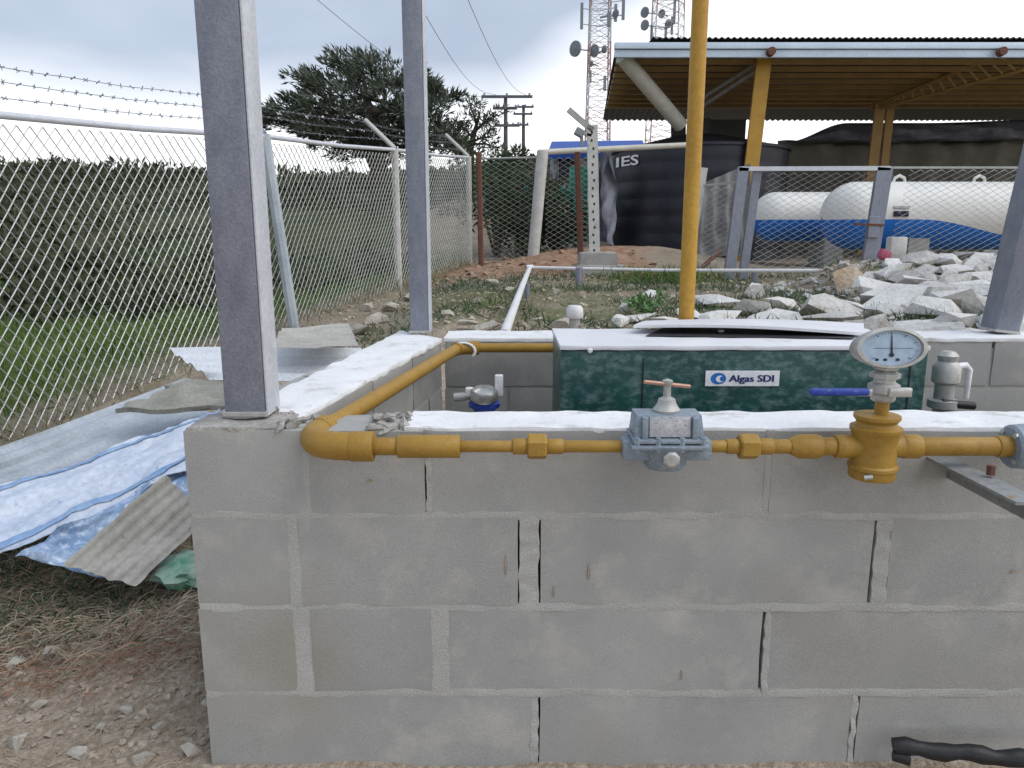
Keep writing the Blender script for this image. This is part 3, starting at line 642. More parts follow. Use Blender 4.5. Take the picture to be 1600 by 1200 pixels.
mb = MB(); e3 = ec+Vector((bw*.05, -.0014, 0)); mb.add([e3+Vector((bw*.032*math.cos(a), 0, bh*.16*math.sin(a))) for a in [i*2*math.pi/n_ for i in range(n_)]], [tuple(range(n_))]); sub(mb.build('logo', MT['cyan'], None), badge)
# propped lid sheet on the cabinet
lid = thing('loose_lid', 'thin white curved lid propped open over the green cabinet', 'lid', (P(1150, 520, 2.75).x, 2.75, zv+.012))
l0, l1 = P(992, 506, 2.72), P(1345, 514, 2.62)
mb = MB(); sheet(mb, (P(990, 507, 2.70), P(1350, 519, 2.60), P(1350, 504, 2.95), P(1010, 500, 2.98)), 26, 8, lambda u, v: .012*math.sin(math.pi*u)-.01*(v-.5)**2, .010); mb.build('lid_panel', MT['boxtop'], lid, 50)
for px in (1126, 1268):
    p = P(px, 512, 2.74); mb = MB(); mb.box((p.x, 2.74, (p.z+zv+.012)/2-.006), (.02, .03, max(.012, p.z-zv-.012)), bevel=.002); mb.build('prop', MT['dull'], lid)
mb = MB(); mb.add([P(1008, 524, 2.62)+Vector((0, 0, 0)), P(1335, 527, 2.55), P(1335, 520, 2.9), P(1040, 519, 2.9)], [(0, 1, 2, 3)])
for v_i, v in enumerate(mb.v): mb.v[v_i] = (v[0], v[1], zv+.0165)
mb.build('lid_gap_shade', MT['black'], lid)  # flat black sheet paints in the shade of the gap under the lid
# valve group on the cabinet's right end
vg = thing('relief_valve', 'grey relief valve and pipe elbows at the end of the green cabinet', 'valve', P(1475, 640, 2.5))
q = P(1472, 640, 2.52)
MB().lathe([(.001, -.25), (.03, -.25), (.03, .0), (.05, .01), (.05, .035), (.032, .04), (.032, .09), (.045, .10), (.045, .15), (.03, .17), (.034, .19), (.02, .205), (.001, .205)], q, (0, 0, 1), 14).build('valve_body', MT['dull'], vg, 40)
MB().tube([q+Vector((.02, 0, .15)), q+Vector((.065, 0, .155)), q+Vector((.078, 0, .14)), q+Vector((.078, 0, .04))], [.012, .012, .011, .009], 10).build('outlet_elbow', MT['pvc'], vg, 50)
MB().tube([q+Vector((-.02, -.03, .03)), q+Vector((.09, -.03, .02))], .014, 10).build('lower_pipe', MT['black'], vg, 50)
MB().tube([q+Vector((-.02, -.03, -.03)), q+Vector((.08, -.05, -.06))], .018, 10).build('lower_pipe', MT['black'], vg, 50)
# small valve inside the enclosure
iv = thing('inner_valve', 'small white threaded valve with blue collar inside the enclosure corner', 'valve', P(760, 640, 2.6))
q = P(757, 640, 2.6)
MB().lathe([(.001, -.35), (.03, -.35), (.03, .0), (.042, .01), (.044, .025), (.03, .04), (.001, .04)], q, (0, 0, 1), 16, sx=1.3).build('stem', MT['blue'], iv, 40)
MB().lathe([(.001, .04), (.034, .04), (.040, .05), (.040, .075), (.033, .085), (.030, .072), (.001, .072)], q+Vector((0, 0, -.0)), (0, -.35, 1), 18, sx=1.25).build('valve_cup', MT['steel'], iv, 40)
mb = MB(); mb.box(q+Vector((.052, .02, .085)), (.03, .04, .075), bevel=.006); mb.box(q+Vector((-.055, .03, .05)), (.03, .04, .05), bevel=.008); mb.build('valve_cap', MT['pvc'], iv, 40)
MB().tube([q+Vector((-.11, .02, .04)), q+Vector((.0, .02, .05))], .016, 10).build('side_pipe', MT['dull'], iv, 50)
MB().lathe([(.001, -.06), (.06, -.06), (.045, .0), (.001, .0)], q+Vector((.0, -.02, -.04)), (0, -.1, 1), 14, sx=1.2).build('funnel', MT['pvc'], iv, 40)

# ------------------------------------------------------------------ yellow vent pole behind the cabinet
yp = thing('vent_pole', 'tall yellow painted gas vent pole rising behind the green cabinet', 'pole', P(1071, 520, 3.02))
q = P(1071, 520, 3.02); MB().tube([(q.x, 3.02, .45), (q.x, 3.02, 2.2), (q.x, 3.02, 4.4)], .031, 24, sx=1.0).build('pipe', MT['ylight'], yp, 50)
MB().lathe([(.001, 0), (.037, 0), (.037, .09), (.001, .09)], (q.x, 3.02, 3.0), (0, 0, 1), 20).build('coupling', MT['ylight'], yp, 40)

# ------------------------------------------------------------------ scrap heap to the left of the wall
def corr(mb, c, waves, amp, nv, th=.002, warp=.01, seed=0, trap=False, edge=0):
    def pr(u, v):
        s = math.sin(2*math.pi*waves*u); return amp*(max(-.6, min(.6, s))*1.5 if trap else s)
    return sheet(mb, c, waves*(8 if not trap else 10), nv, pr, th, warp, 2.5, seed, edge)
mb = MB(); corr(mb, (onz(262, 543, .55), onz(330, 592, .42), onz(640, 605, .42), onz(560, 543, .55)), 4, .014, 10, warp=.015, seed=2)
tag(mb.build('roofing_sheet', MT['zincw'], None, 60), 'pale corrugated roofing sheet lying behind the corner column', 'roofing sheet')
mb = MB(); corr(mb, (onz(-160, 862, .17), onz(-160, 758, .36), onz(292, 590, .40), onz(330, 655, .33)), 3, .012, 14, warp=.02, seed=5, trap=True)
tag(mb.build('roofing_sheet', MT['zinc'], None, 40), 'long grey ribbed metal sheet lying along the foot of the chain-link fence', 'roofing sheet')
mb = MB(); sheet(mb, (onz(180, 640, .47), onz(292, 592, .55), onz(420, 606, .52), onz(400, 632, .46)), 30, 12, lambda u, v: .012*math.sin(u*9)+.02*noise.noise(Vector((u*6, v*4, 1))), .026, .03, 4, 7, .14)
tag(mb.build('broken_board', MT['fibre'], None, 60), 'broken grey fibre cement board on top of the scrap heap', 'board')
tp = thing('white_tarp', 'crumpled white tarpaulin with blue stripes spread over the scrap heap', 'tarp', onz(120, 780, .2))
tcor = (onz(-60, 905, .16), onz(-60, 782, .30), onz(345, 640, .44), onz(335, 712, .41))
def fold(u, v): return .008*math.sin(u*8+v*6)+.009*abs(math.sin(u*13+3*math.sin(v*5)))+.008*noise.noise(Vector((u*9, v*22, 4)))+.006*abs(noise.noise(Vector((u*20, v*30, 9))))
mb = MB(); sheet(mb, tcor, 30, 60, fold, .003, .03, 5, 11, .03); mb.build('tarp_cloth', MT['tarpw'], tp, 70)
def tarp_pt(u, v, up=.006):
    p00, p10, p11, p01 = map(Vector, tcor); nrm = (p10-p00).cross(p01-p00).normalized()
    if nrm.z < 0: nrm = -nrm
    return (p00*(1-u)+p10*u)*(1-v)+(p01*(1-u)+p11*u)*v+nrm*(fold(u, v)+.03*noise.noise(Vector((u*5+11, v*5, 11*1.7)))+up)
for ua, ub, wd in ((.90, .93, .022), (.14, .17, .030)):
    mb = MB(); n_ = 46; V = []
    for k in range(n_+1):
        v = k/n_; u = ua+(ub-ua)*v; V += [tarp_pt(u-wd, v), tarp_pt(u, v, .012), tarp_pt(u+wd, v)]
    mb.add(V, [q for k in range(n_) for q in ((3*k, 3*k+1, 3*k+4, 3*k+3), (3*k+1, 3*k+2, 3*k+5, 3*k+4))]); mb.build('blue_stripe', MT['stripe'], tp, 70)
mb = MB(); sheet(mb, (onz(25, 872, .20), onz(120, 815, .28), onz(330, 706, .40), onz(215, 915, .10)), 30, 36, lambda u, v: .010*math.sin(u*10+v*4)+.012*abs(noise.noise(Vector((u*9, v*9, 2)))), .003, .035, 5, 21, .03)
tag(mb.build('blue_tarp', MT['tarpb'], None, 70), 'crumpled pale blue plastic sheet poking out under the striped tarpaulin', 'tarp')
mb = MB(); corr(mb, (onz(98, 882, .20), onz(212, 916, .11), onz(330, 806, .26), onz(256, 742, .44)), 6, .0022, 20, .004, .022, 31, True, .03)
tag(mb.build('weathered_sheet', MT['beige'], None, 60), 'weathered beige ribbed sheet tilted down against the block wall', 'roofing sheet')
mb = MB(); b = bmesh.new(); bmesh.ops.create_icosphere(b, subdivisions=3, radius=1)
q = onz(300, 888, .10)
for v in b.verts:
    n_ = 1+.35*noise.noise(v.co*2.2)+.12*noise.noise(v.co*6); v.co = Vector((v.co.x*.13*n_, v.co.y*.12*n_, v.co.z*.055*n_))+q
mb.bm(b); tag(mb.build('plastic_bag', MT['bag'], None, 60), 'crumpled green and white plastic bag under the weathered sheet', 'bag')
mb = MB(); corr(mb, (P(424, 545, 4.6), P(440, 512, 5.0), P(545, 505, 5.2), P(560, 540, 4.6)), 3, .008, 6, warp=.03, seed=41)
tag(mb.build('roofing_sheet', MT['beige'], None, 60), 'bent dusty tin sheet between the wall and the fence post', 'roofing sheet')

# ------------------------------------------------------------------ chain-link
def chain(mb, pfun, ulen, vlen, du, dv, r):
    """zigzag wires: pfun(u,v) -> point; du, dv are diamond width and height"""
    nu, nv = int(ulen/du)+1, int(vlen/dv*2)
    for i in range(nu):
        for ph in (0, 1):
            pts = []
            for k in range(nv+1):
                u = (i+(.5 if k % 2 else float(ph)))*du; v = k*dv/2
                if 0 <= u <= ulen: pts.append(pfun(u, min(v, vlen)))
                elif len(pts) > 1: mb.tube(pts, r, 4, False); pts = []
                else: pts = []
            if len(pts) > 1: mb.tube(pts, r, 4, False)
FY = [1.2, 4.7, 8.16, 11.5, 15.0]
def ftop(y): return float(np.interp(y, [1.6, 5, 8.16, 11.5, 15], [P(0, 175, 5).z-.30, P(0, 175, 5).z, P(430, 213, 8.16).z, P(625, 234, 11.5).z, P(735, 246, 15).z]))
def fbase(y): return float(np.interp(y, [1.6, 5, 8.16, 11.5, 15], [ground_z(FA+FB*yy, yy) for yy in FY]))
fence = thing('chain_link_fence', 'long chain-link fence with barbed wire topping on the grassy side', 'fence', (FA+FB*8, 8, .3))
def fp(y, z): return Vector((FA+FB*y, y, z))
k_ = math.sqrt(1+FB*FB)
for a, b_ in zip(FY[:-1], FY[1:]):
    def pf(u, v, a=a, b_=b_):
        y = a+u/k_; z0, z1 = fbase(y)+.02, ftop(y)-.01; w = v/2.1
        return fp(y, z0+(z1-z0)*w)+Vector((.02*noise.noise(Vector((y*1.5, w*3, 0))), 0, 0))
    mb = MB(); chain(mb, pf, (b_-a)*k_, 2.1, .105, .124, .0058 if a < 8 else .0052); stuff(mb.build('wire_mesh', MT['wire'] if a < 8 else MT['wired'], fence))
    mb = MB(); mb.tube([fp(a, ftop(a)), fp((a+b_)/2, (ftop(a)+ftop(b_))/2-.02), fp(b_, ftop(b_))], .026, 10); mb.build('top_rail', MT['galvl'], fence, 50)
outw = Vector((-1, FB, 0)).normalized()
for i, y in enumerate(FY):
    t0, t1 = fp(y, fbase(y)-.3), fp(y, ftop(y)+.02)
    if i == 2: t0 = t0+Vector((.26, -.1, 0))
    mb = MB(); mb.tube([t0, t1], .045 if i > 2 else .05, 8, sx=1.2); mb.build('post', MT['cpost'] if i > 2 else MT['zinc'], fence, 30)
    mb = MB(); mb.tube([t1, t1+outw*.46+Vector((0, 0, .42))], .035, 6); mb.build('barbed_wire_arm', MT['cpost'] if i > 2 else MT['galv'], fence, 30)
for k in range(3):
    w = .35+.3*k; mb = MB(); pts = []; n_ = 110
    for j in range(n_+1):
        y = FY[0]+(FY[-1]-FY[0])*j/n_; sagp = ((y-FY[0]) % 3.35)/3.35
        pts.append(fp(y, ftop(y))+outw*.46*w+Vector((0, 0, .42*w-.035*math.sin(math.pi*sagp)+.01*noise.noise(Vector((y*2, k, 0))))))
    mb.tube(pts, .0026, 4, False)
    for j in range(n_):
        c_ = pts[j]; 
        for q in range(2):
            d_ = Vector((random.uniform(-1, 1), random.uniform(-.5, .5), random.uniform(-1, 1))).normalized()*.022; mb.tube([c_-d_, c_+d_], .0032, 4, False)
    mb.build('barbed_strand', MT['barb'], fence)

# right-hand gate fence of galvanised frames
gf = thing('gate_fence', 'chain-link gate panels in galvanised frames in front of the gas tanks', 'fence', P(1150, 435, 11))
YG = 11.0
def frame_bar(a, b_, w, name='post', m='galv', parent=gf):
    mb = MB(); a, b_ = Vector(a), Vector(b_); d_ = (b_-a).normalized(); s_ = d_.cross(Vector((0, 1, 0))).normalized(); bar(mb, a, b_, w, .07, Vector((0, 1, 0)), s_); return mb.build(name, MT[m], parent)
frame_bar(P(1138, 440, YG), P(1161, 262, YG), .15); frame_bar(P(1160, 436, YG+.1), P(1184, 262, YG+.1), .12)
frame_bar(P(1358, 414, YG), P(1382, 262, YG), .22); frame_bar(P(1070, 440, YG+.6), P(1098, 262, YG+.6), .14, m='cpost')
frame_bar(P(1154, 264, YG), P(1390, 263, YG), .06, 'top_rail', 'galvl'); frame_bar(P(1388, 262, YG+.1), P(1720, 262, YG+.1), .03, 'top_rail', 'wired')
frame_bar(P(1098, 290, YG+.6), P(1160, 284, YG+.3), .03, 'top_rail', 'wired')
for pl, pr_, pt_, pb, mt in ((1172, 1372, 266, 425, 'wire'), (1378, 1720, 264, 425, 'wire'), (1090, 1150, 290, 428, 'wired')):
    A_, B_ = P(pl, pb, YG+.03), P(pr_, pb, YG+.03); ztop_ = P(pl, pt_, YG+.03).z
    hh = ztop_-A_.z
    def pf(u, v, A_=A_, hh=hh): return Vector((A_.x+u+.30*(v/hh)*(A_.x-.0)/6, A_.y+.01*math.sin(u*5), A_.z+v))
    mb = MB(); chain(mb, pf, B_.x-A_.x, hh, .15, .085, .0048); stuff(mb.build('wire_mesh', MT[mt], gf))
mb = MB(); mb.box(P(1365, 355, YG-.06), (.16, .05, .30), bevel=.01); mb.build('latch_plate', MT['galv'], gf)
frame_bar(P(1335, 350, YG-.06), P(1380, 352, YG-.06), .03, 'latch_bolt', 'rust')
# back fence on the far side: pale pole frame, rust bars
bf = thing('back_fence', 'pale pole fence with loose chain-link and a cream top rail in front of bushes', 'fence', P(840, 400, 15))
def pole(name, a, b_, r, m, parent=None, n=10, sx=1.0):
    return MB().tube([a, lerp(Vector(a), Vector(b_), .5), b_], r, n, sx=sx).build(name, MT[m], parent, 50)
pole('post', P(832, 415, 14.6), P(848, 236, 14.6), .11, 'cpost', bf); pole('top_rail', P(842, 238, 14.6), P(1086, 226, 15.6), .055, 'cream', bf)
A_, B_ = P(742, 405, 15.0), P(838, 405, 14.7); hh = P(742, 250, 15).z-A_.z
def pf(u, v): return Vector((A_.x+u, 14.9+.03*math.sin(u*4), A_.z+v))
mb = MB(); chain(mb, pf, B_.x-A_.x, hh, .17, .10, .006); stuff(mb.build('wire_mesh', MT['wired'], bf))
A2, B2 = P(852, 400, 14.7), P(925, 395, 14.7); h2 = P(852, 245, 14.7).z-A2.z
def pf(u, v): return Vector((A2.x+u, 14.75+.03*math.sin(u*4), A2.z+v))
mb = MB(); chain(mb, pf, B2.x-A2.x, h2, .17, .10, .006); stuff(mb.build('wire_mesh', MT['wired'], bf))
mb = MB(); mb.tube([P(742, 248, 15), P(842, 246, 14.7)], .02, 6); mb.build('wire_rail', MT['wired'], bf)
for px0, px1, py1, yy, lab in ((752, 746, 418, 14.2, 'thin rusty steel bar standing beside the fence corner post'), (906, 902, 420, 12.6, 'thin rusty steel bar standing beside the concrete pier')):
    tag(pole('steel_bar', P(px1+6, py1+4, yy), P(px0-4, 238, yy), .05, 'rust', None, 6), lab, 'bar')
# perforated post on pier with slanted arm and floodlight
pr = thing('concrete_pier', 'square concrete pier at the foot of the perforated steel post', 'pier', P(935, 440, 12.2))
p = P(935, 440, 12.2); z0 = ground_z(p.x, p.y)-.1; zt_ = P(935, 394, 12.2).z
mb = MB(); hexa(mb, boxc(P(906, 420, 12.2).x, P(966, 420, 12.2).x, 12.2, 12.75, z0, zt_), (5, 5, 5), .02, .03, 3); mb.build('plinth', MT['pier'], pr, 40)
mb = MB(); hexa(mb, boxc(P(900, 440, 12.1).x, P(978, 440, 12.1).x, 12.12, 12.85, z0-.1, z0+.28), (5, 5, 3), .03, .04, 5); mb.build('footing', MT['pier'], pr, 40)
po = thing('perforated_post', 'perforated grey steel post with slanted arm standing on the concrete pier', 'post', P(930, 394, 12.4))
a, b_ = P(929, 398, 12.45), P(925, 196, 12.45)
frame_bar(a, b_, .17, 'shaft', 'cpost', po)
for k in range(16):
    q = lerp(a, b_, (k+.6)/16.5); mb = MB(); mb.box((q.x+random.uniform(-.02, .02), q.y-.036, q.z), (.028, .006, .04)); mb.build('punched_hole', MT['ink'], po)
frame_bar(P(926, 204, 12.45), P(888, 171, 12.45), .085, 'slanted_arm', 'wired', po)
mb = MB(); mb.box(P(905, 207, 12.4), (.14, .16, .12), Matrix.Rotation(.5, 3, 'Y'), bevel=.02); mb.build('floodlight', MT['towd'], po); frame_bar(P(908, 208, 12.45), P(924, 212, 12.45), .04, 'bracket', 'wired', po); frame_bar(P(910, 228, 12.45), P(908, 210, 12.45), .05, 'bracket', 'towd', po)
# white pvc line on short stakes
pv = thing('pvc_pipe', 'thin white plastic pipe running over stakes across the yard', 'pipe', onz(828, 430, .7))
q0, q1, q2 = onz(788, 522, .72), onz(828, 418, .83), onz(1285, 423, .86)
MB().tube([q0, lerp(q0, q1, .5)+Vector((0, 0, .015)), q1], .032, 10).build('pipe', MT['pvc'], pv, 50)
MB().tube([q1+Vector((-.03, 0, 0)), lerp(q1, q2, .5)+Vector((0, 0, -.02)), q2], .026, 10).build('pipe', MT['pvc'], pv, 50)
MB().lathe([(.001, -.05), (.042, -.05), (.042, .05), (.001, .05)], q1, (1, .2, 0), 12).build('elbow', MT['pvc'], pv, 40)
for px, fr in ((905, None), (1180, None)):
    q = onz(px, 421, .85); MB().tube([(q.x, q.y, ground_z(q.x, q.y)-.1), (q.x, q.y, q.z+.03)], .05, 8).build('stake', MT['galv'], pv, 40)
q = lerp(q0, q1, .55); MB().tube([(q.x+.04, q.y, ground_z(q.x, q.y)-.1), (q.x+.04, q.y, q.z)], .03, 8).build('stake', MT['galv'], pv, 40)
tag(pole('wooden_stick', gpt(1250, 448)+Vector((0, 0, .03)), P(1362, 408, 9.6), .035, 'wood', None, 7), 'grey wooden pole leaning from the ground toward the rock heap', 'pole')
tag(pole('rusty_rod', onz(1075, 438, .66), P(1125, 392, 11.8), .035, 'rust', None, 6), 'rusty rod leaning beside the gate post', 'rod')
# pvc vent cap
vc = thing('vent_cap_pipe', 'short grey pipe with a mushroom cap standing behind the back wall', 'pipe', onz(897, 520, .6))
q = onz(898, 497, .72); MB().tube([(q.x, q.y, .5), (q.x, q.y, q.z+.03)], .04, 12).build('pipe', MT['dull'], vc, 50)
MB().lathe([(.001, 0), (.056, 0), (.062, .015), (.06, .07), (.045, .09), (.001, .095)], (q.x, q.y, q.z+.0), (0, 0, 1), 16).build('cap', MT['pvc'], vc, 40)

# ------------------------------------------------------------------ rocks
protos = [rock_mesh('rock', 1, .85, .62, 100+k, 11+k % 5) for k in range(14)]
def rock(px, py, y, w, h, m, label, group, k, name='rock', cat='rock'):
    if y is None: p = gpt(px, py, .05); y = p.y
    else: p = P(px, py, y)
    s = mpp(y, p.z)
    o = bpy.data.objects.new(name, protos[k % 14].copy() if not protos[k % 14].materials or protos[k % 14].materials[0] is not m else protos[k % 14]); COL.objects.link(o)
    o.data.materials.clear(); o.data.materials.append(m)
    o.location = p; o.scale = (w*s/2*1.02, w*s/2*.85, h*s/2/.55); o.rotation_euler = (random.uniform(-.4, .4), random.uniform(-.35, .35), random.uniform(-.7, .7))
    return tag(o, label, cat, group)
k = 0; RL, RG = 'white quarried rock in the big heap beyond the back wall', 'quarried rocks in the heap'
rows = [(398, 0, 1392, 1640, 30), (409, 0, 1372, 1650, 36), (420, 0, 1356, 1660, 40), (432, 0, 1345, 1660, 44), (446, 0, 1340, 1670, 50), (460, 0, 1332, 1680, 56), (474, 0, 1300, 1690, 60), (488, 0, 1262, 1700, 64), (502, 0, 1240, 1700, 66), (515, 0, 1240, 1700, 66)]
for py, y, x0, x1, w in rows:
    px = x0+random.uniform(0, 10)
    while px < x1:
        ww = w*random.uniform(.7, 1.9); hh_ = random.uniform(.36, .58)*ww*.75
        rock(px+ww/2, py+random.uniform(-5, 6)+3, None, ww*1.25, max(24, min(hh_*1.25, 54)), MT['rock'] if random.random() < .55 else MT['rockw'], RL, RG, k); k += 1; px += ww*.86
rock(1328, 447, None, 62, 62, MT['rockt'], 'large tan faced rock at the edge of the white rock heap', None, 5)
mb = MB(); mb.box(P(1400, 388, 9.4), (.2, .15, .28), bevel=.02); tag(mb.build('small_box', MT['cpost'], None, 40), 'small pale box on top of the rock heap', 'box')
mb = MB(); mb.box(P(1382, 398, 9.2), (.14, .1, .12), Matrix.Rotation(.4, 3, 'Y'), bevel=.03); tag(mb.build('pink_wrapper', M('pink_plastic', (.45, .10, .16), None, 6, .5), None, 40), 'small pink plastic scrap beside the pale box', 'scrap')
SL, SG = 'flat white slab lying in the yard behind the cabinet', 'white slabs in the yard'
for px, py, y, w, h in ((1178, 457, 9.2, 48, 26), (1010, 466, 8.4, 50, 18), (985, 482, 7.4, 46, 24), (1000, 496, 6.7, 70, 20), (1080, 492, 6.9, 70, 18), (1050, 503, 6.3, 90, 16), (1130, 472, 8.0, 90, 20), (1180, 484, 7.3, 110, 22), (1130, 497, 6.6, 110, 20), (1210, 498, 6.4, 100, 24), (1225, 478, 7.5, 60, 22), (968, 502, 6.4, 40, 16), (1100, 470, 8.1, 60, 16)):
    rock(px, py, None, w, h, MT['sack'] if k % 3 else MT['rockw'], SL, SG, k, 'stone_slab', 'slab'); k += 1
for px, py, y, w, h in ((880, 508, 6.2, 46, 22), (905, 516, 6.0, 40, 14), (840, 500, 6.4, 22, 9), (730, 505, 6.3, 40, 12), (762, 510, 6.2, 50, 12), (700, 490, 7, 30, 14), (770, 440, 10.4, 26, 9), (798, 452, 9.5, 22, 8), (745, 470, 8.3, 24, 9), (870, 455, 9.3, 18, 8), (590, 500, 6.4, 44, 16), (560, 515, 5.6, 50, 18), (610, 480, 7.4, 36, 14), (530, 538, 4.8, 36, 16), (575, 480, 7.4, 26, 12), (640, 465, 8.6, 28, 12), (500, 520, 5.6, 40, 14), (480, 545, 4.6, 36, 14)):
    p = gpt(px, py); rock(px, py, None, w, h, MT['stone'], 'pale loose stone on the bare ground behind the enclosure', 'loose stones behind the enclosure', k, 'stone', 'stone'); o_ = bpy.context.scene.collection.objects[-1]; k += 1
for px, py, w, h in ((78, 1003, 34, 26), (22, 1012, 36, 24), (196, 1099, 30, 16), (30, 1140, 44, 28), (250, 1128, 32, 18), (222, 1176, 44, 24), (120, 1170, 40, 22), (300, 1160, 36, 22), (335, 1140, 22, 18), (60, 1080, 30, 16), (160, 1130, 22, 14), (325, 1100, 26, 20)):
    p = onz(px, py, .02); gg_ = ground_z(p.x, p.y); rock(px, py, p.y, w, h, MT['stone'], 'pale stone on the straw-strewn ground beside the block wall', 'stones beside the wall', k, 'stone', 'stone'); o_ = COL.objects[-1]; o_.location.z = gg_+.012; k += 1

# ------------------------------------------------------------------ black pipe scrap by the wall foot
bp_ = thing('black_pipe_scrap', 'torn black plastic pipe lying at the foot of the wall', 'pipe', onz(1500, 1180, .02))
q0, q1 = P(1396, 1166, 1.60), P(1700, 1196, 1.52)
MB().tube([lerp(q0, q1, u)+Vector((0, 0, .004*math.sin(u*20))) for u in np.linspace(0, 1, 16)], [.020+.003*math.sin(i*2.1) for i in range(16)], 10).build('pipe_shell', MT['black'], bp_, 50)
MB().tube([q0+Vector((-.005, -.01, -.018)), q0+Vector((.03, -.02, -.02))], [.012, .016], 8).build('torn_end', MT['black'], bp_, 50)

# ------------------------------------------------------------------ black water tank, tarp, net
wt = thing('water_tank', 'big black cylindrical water tank with white letters behind the fence', 'water tank', (P(1088, 380, 18.6).x, 18.6, .8))
tc_ = Vector((P(1088, 300, 18.6).x, 18.6, 0)); tr = (P(1222, 300, 18.6).x-P(955, 300, 18.6).x)/2; tz0, tz1 = .6, P(1088, 221, 18.6-tr).z
pf_ = [(.001, tz0), (tr*.97, tz0)]
nrib = 7
for k in range(nrib):
    z = tz0+(tz1-tz0)*k/nrib; h = (tz1-tz0)/nrib; pf_ += [(tr*.994, z+.03*h), (tr, z+.25*h), (tr, z+.75*h), (tr*.994, z+.97*h)]
pf_ += [(tr*1.02, tz1-.06), (tr*1.02, tz1), (tr*.95, tz1+.02), (tr*.3, tz1+.35), (.001, tz1+.36)]
MB().lathe(pf_, tc_, (0, 0, 1), 56).build('tank_shell', MT['tankb'], wt, 40)
tm = text_mesh('IES', .30, .006); p = P(968, 257, 18.6-tr*.6)
for v in tm.vertices:
    xx = p.x+v.co.x*1.15; dx = max(-.99, min(.99, (xx-tc_.x)/(tr*1.012))); v.co = Vector((xx, tc_.y-tr*1.012*math.sqrt(1-dx*dx), p.z+v.co.y))
tm.materials.clear(); tm.materials.append(MT['badge']); o = link('lettering', tm, None); adopt(o, wt)
tk = MB(); sheet(tk, (P(922, 372, 15.8), P(962, 385, 15.4), P(958, 232, 15.7), P(938, 240, 16.0)), 14, 24, lambda u, v: .12*math.sin(u*9+v*5)*(1-.4*v), .01, .2, 4, 3, .05)
tag(tk.build('grey_tarp', MT['tarpk'], None, 70), 'loose dark grey tarpaulin hanging beside the black tank', 'tarp')
mb = MB(); sheet(mb, (P(1090, 400, 15.9), P(1172, 400, 15.9), P(1172, 255, 16.0), P(1090, 290, 16.0)), 30, 14, lambda u, v: .05*math.sin(u*26), .01, .1, 5, 8)
tag(mb.build('shade_net', MT['mesh_net'], None, 60), 'grey shade net stretched in front of the black tank', 'net')
mb = MB(); mb.box(P(946, 310, 17.2), (.22, .3, 1.6), bevel=.03); tag(mb.build('yellow_panel', MT['ylight'], None, 40), 'narrow yellow panel between the hanging tarp and the black tank', 'panel')

# ------------------------------------------------------------------ gas tanks
def gas_tank(pl, ptop, pbot, y, label, wave, length=9.0):
    zt, zb_ = P(1300, ptop, y).z, P(1300, pbot, y).z; r = (zt-zb_)/2; zc_ = (zt+zb_)/2; x0 = P(pl, 340, y).x
    g_ = thing('gas_tank', label, 'gas tank', (x0+3, y, zb_), 'horizontal gas tanks')
    prof = [(0, .001)]; ER = .95
    for k in range(1, 12):
        a = math.pi/2*k/11; prof.append((ER*r*(1-math.cos(a)), r*math.sin(a)))
    n_end = len(prof)
    for k in range(1, 30): prof.append((ER*r+(length-2*ER*r)*k/29, r))
    for k in range(10, -1, -1):
        a = math.pi/2*k/11; prof.append((length-ER*r*(1-math.cos(a)), max(.001, r*math.sin(a))))
    n = 72; up, dn = MB(), MB(); ring = []
    for h, rr in prof:
        # boundary height between white and blue along the tank
        bz = wave(h)*r; row = []
        for side in (-1, 1):
            pass
        ring.append((h, rr, bz))
    def strip(mb, a0f, a1f, m):
        V, Fc = [], []
        for (h, rr, bz) in ring:
            th = math.asin(max(-.999, min(.999, bz/max(rr, 1e-3))))
            lo, hi = a0f(th), a1f(th)
            for j in range(m+1):
                a = lo+(hi-lo)*j/m; V.append((x0+h, y-rr*math.cos(a), zc_+rr*math.sin(a)))
        for i in range(len(ring)-1):
            for j in range(m): Fc.append((i*(m+1)+j, (i+1)*(m+1)+j, (i+1)*(m+1)+j+1, i*(m+1)+j+1))
        mb.add(V, Fc)
    strip(up, lambda th: th, lambda th: math.pi-th, 36); strip(dn, lambda th: math.pi-th, lambda th: 2*math.pi+th, 36)
    up.build('white_shell', MT['white_t'], g_, 60); dn.build('blue_shell', MT['blue_t'], g_, 60)
    for dx in (1.3, 5.4):
        mb = MB(); c8 = boxc(x0+dx, x0+dx+.35, y-r*.8, y+r*.8, ground_z(x0+dx, y)-.2, zb_+r*.35); hexa(mb, c8, (2, 3, 3), .01, .01); mb.build('saddle', MT['pier'], g_)
    return g_, x0, r, zc_
g1, x0, r, zc_ = gas_tank(1284, 284, 390, 13.1, 'front white gas tank with wavy blue belly behind the gate fence', lambda h: -.12-.52*float(ss(1.4, 3.3, h)))
mb = MB(); mb.box(P(1408, 334, 13.1-r-.01), (.24, .04, .09), bevel=.01); mb.build('name_plate', MT['ink'], g1)
mb = MB(); mb.box(P(1408, 324, 13.1-r+.02), (.26, .05, .05), bevel=.01); mb.build('name_plate', MT['dull'], g1)
for px in (1405, 1530):
    p = P(px, 284, 13.1); mb = MB(); mb.tube([p+Vector((-.10, 0, -.02)), p+Vector((-.08, 0, .06)), p+Vector((0, 0, .10)), p+Vector((.08, 0, .06)), p+Vector((.10, 0, -.02))], .028, 6); mb.build('lifting_lug', MT['white_t'], g1, 50)
gas_tank(1174, 300, 378, 14.7, 'smaller white and blue gas tank behind the front tank', lambda h: -.12)

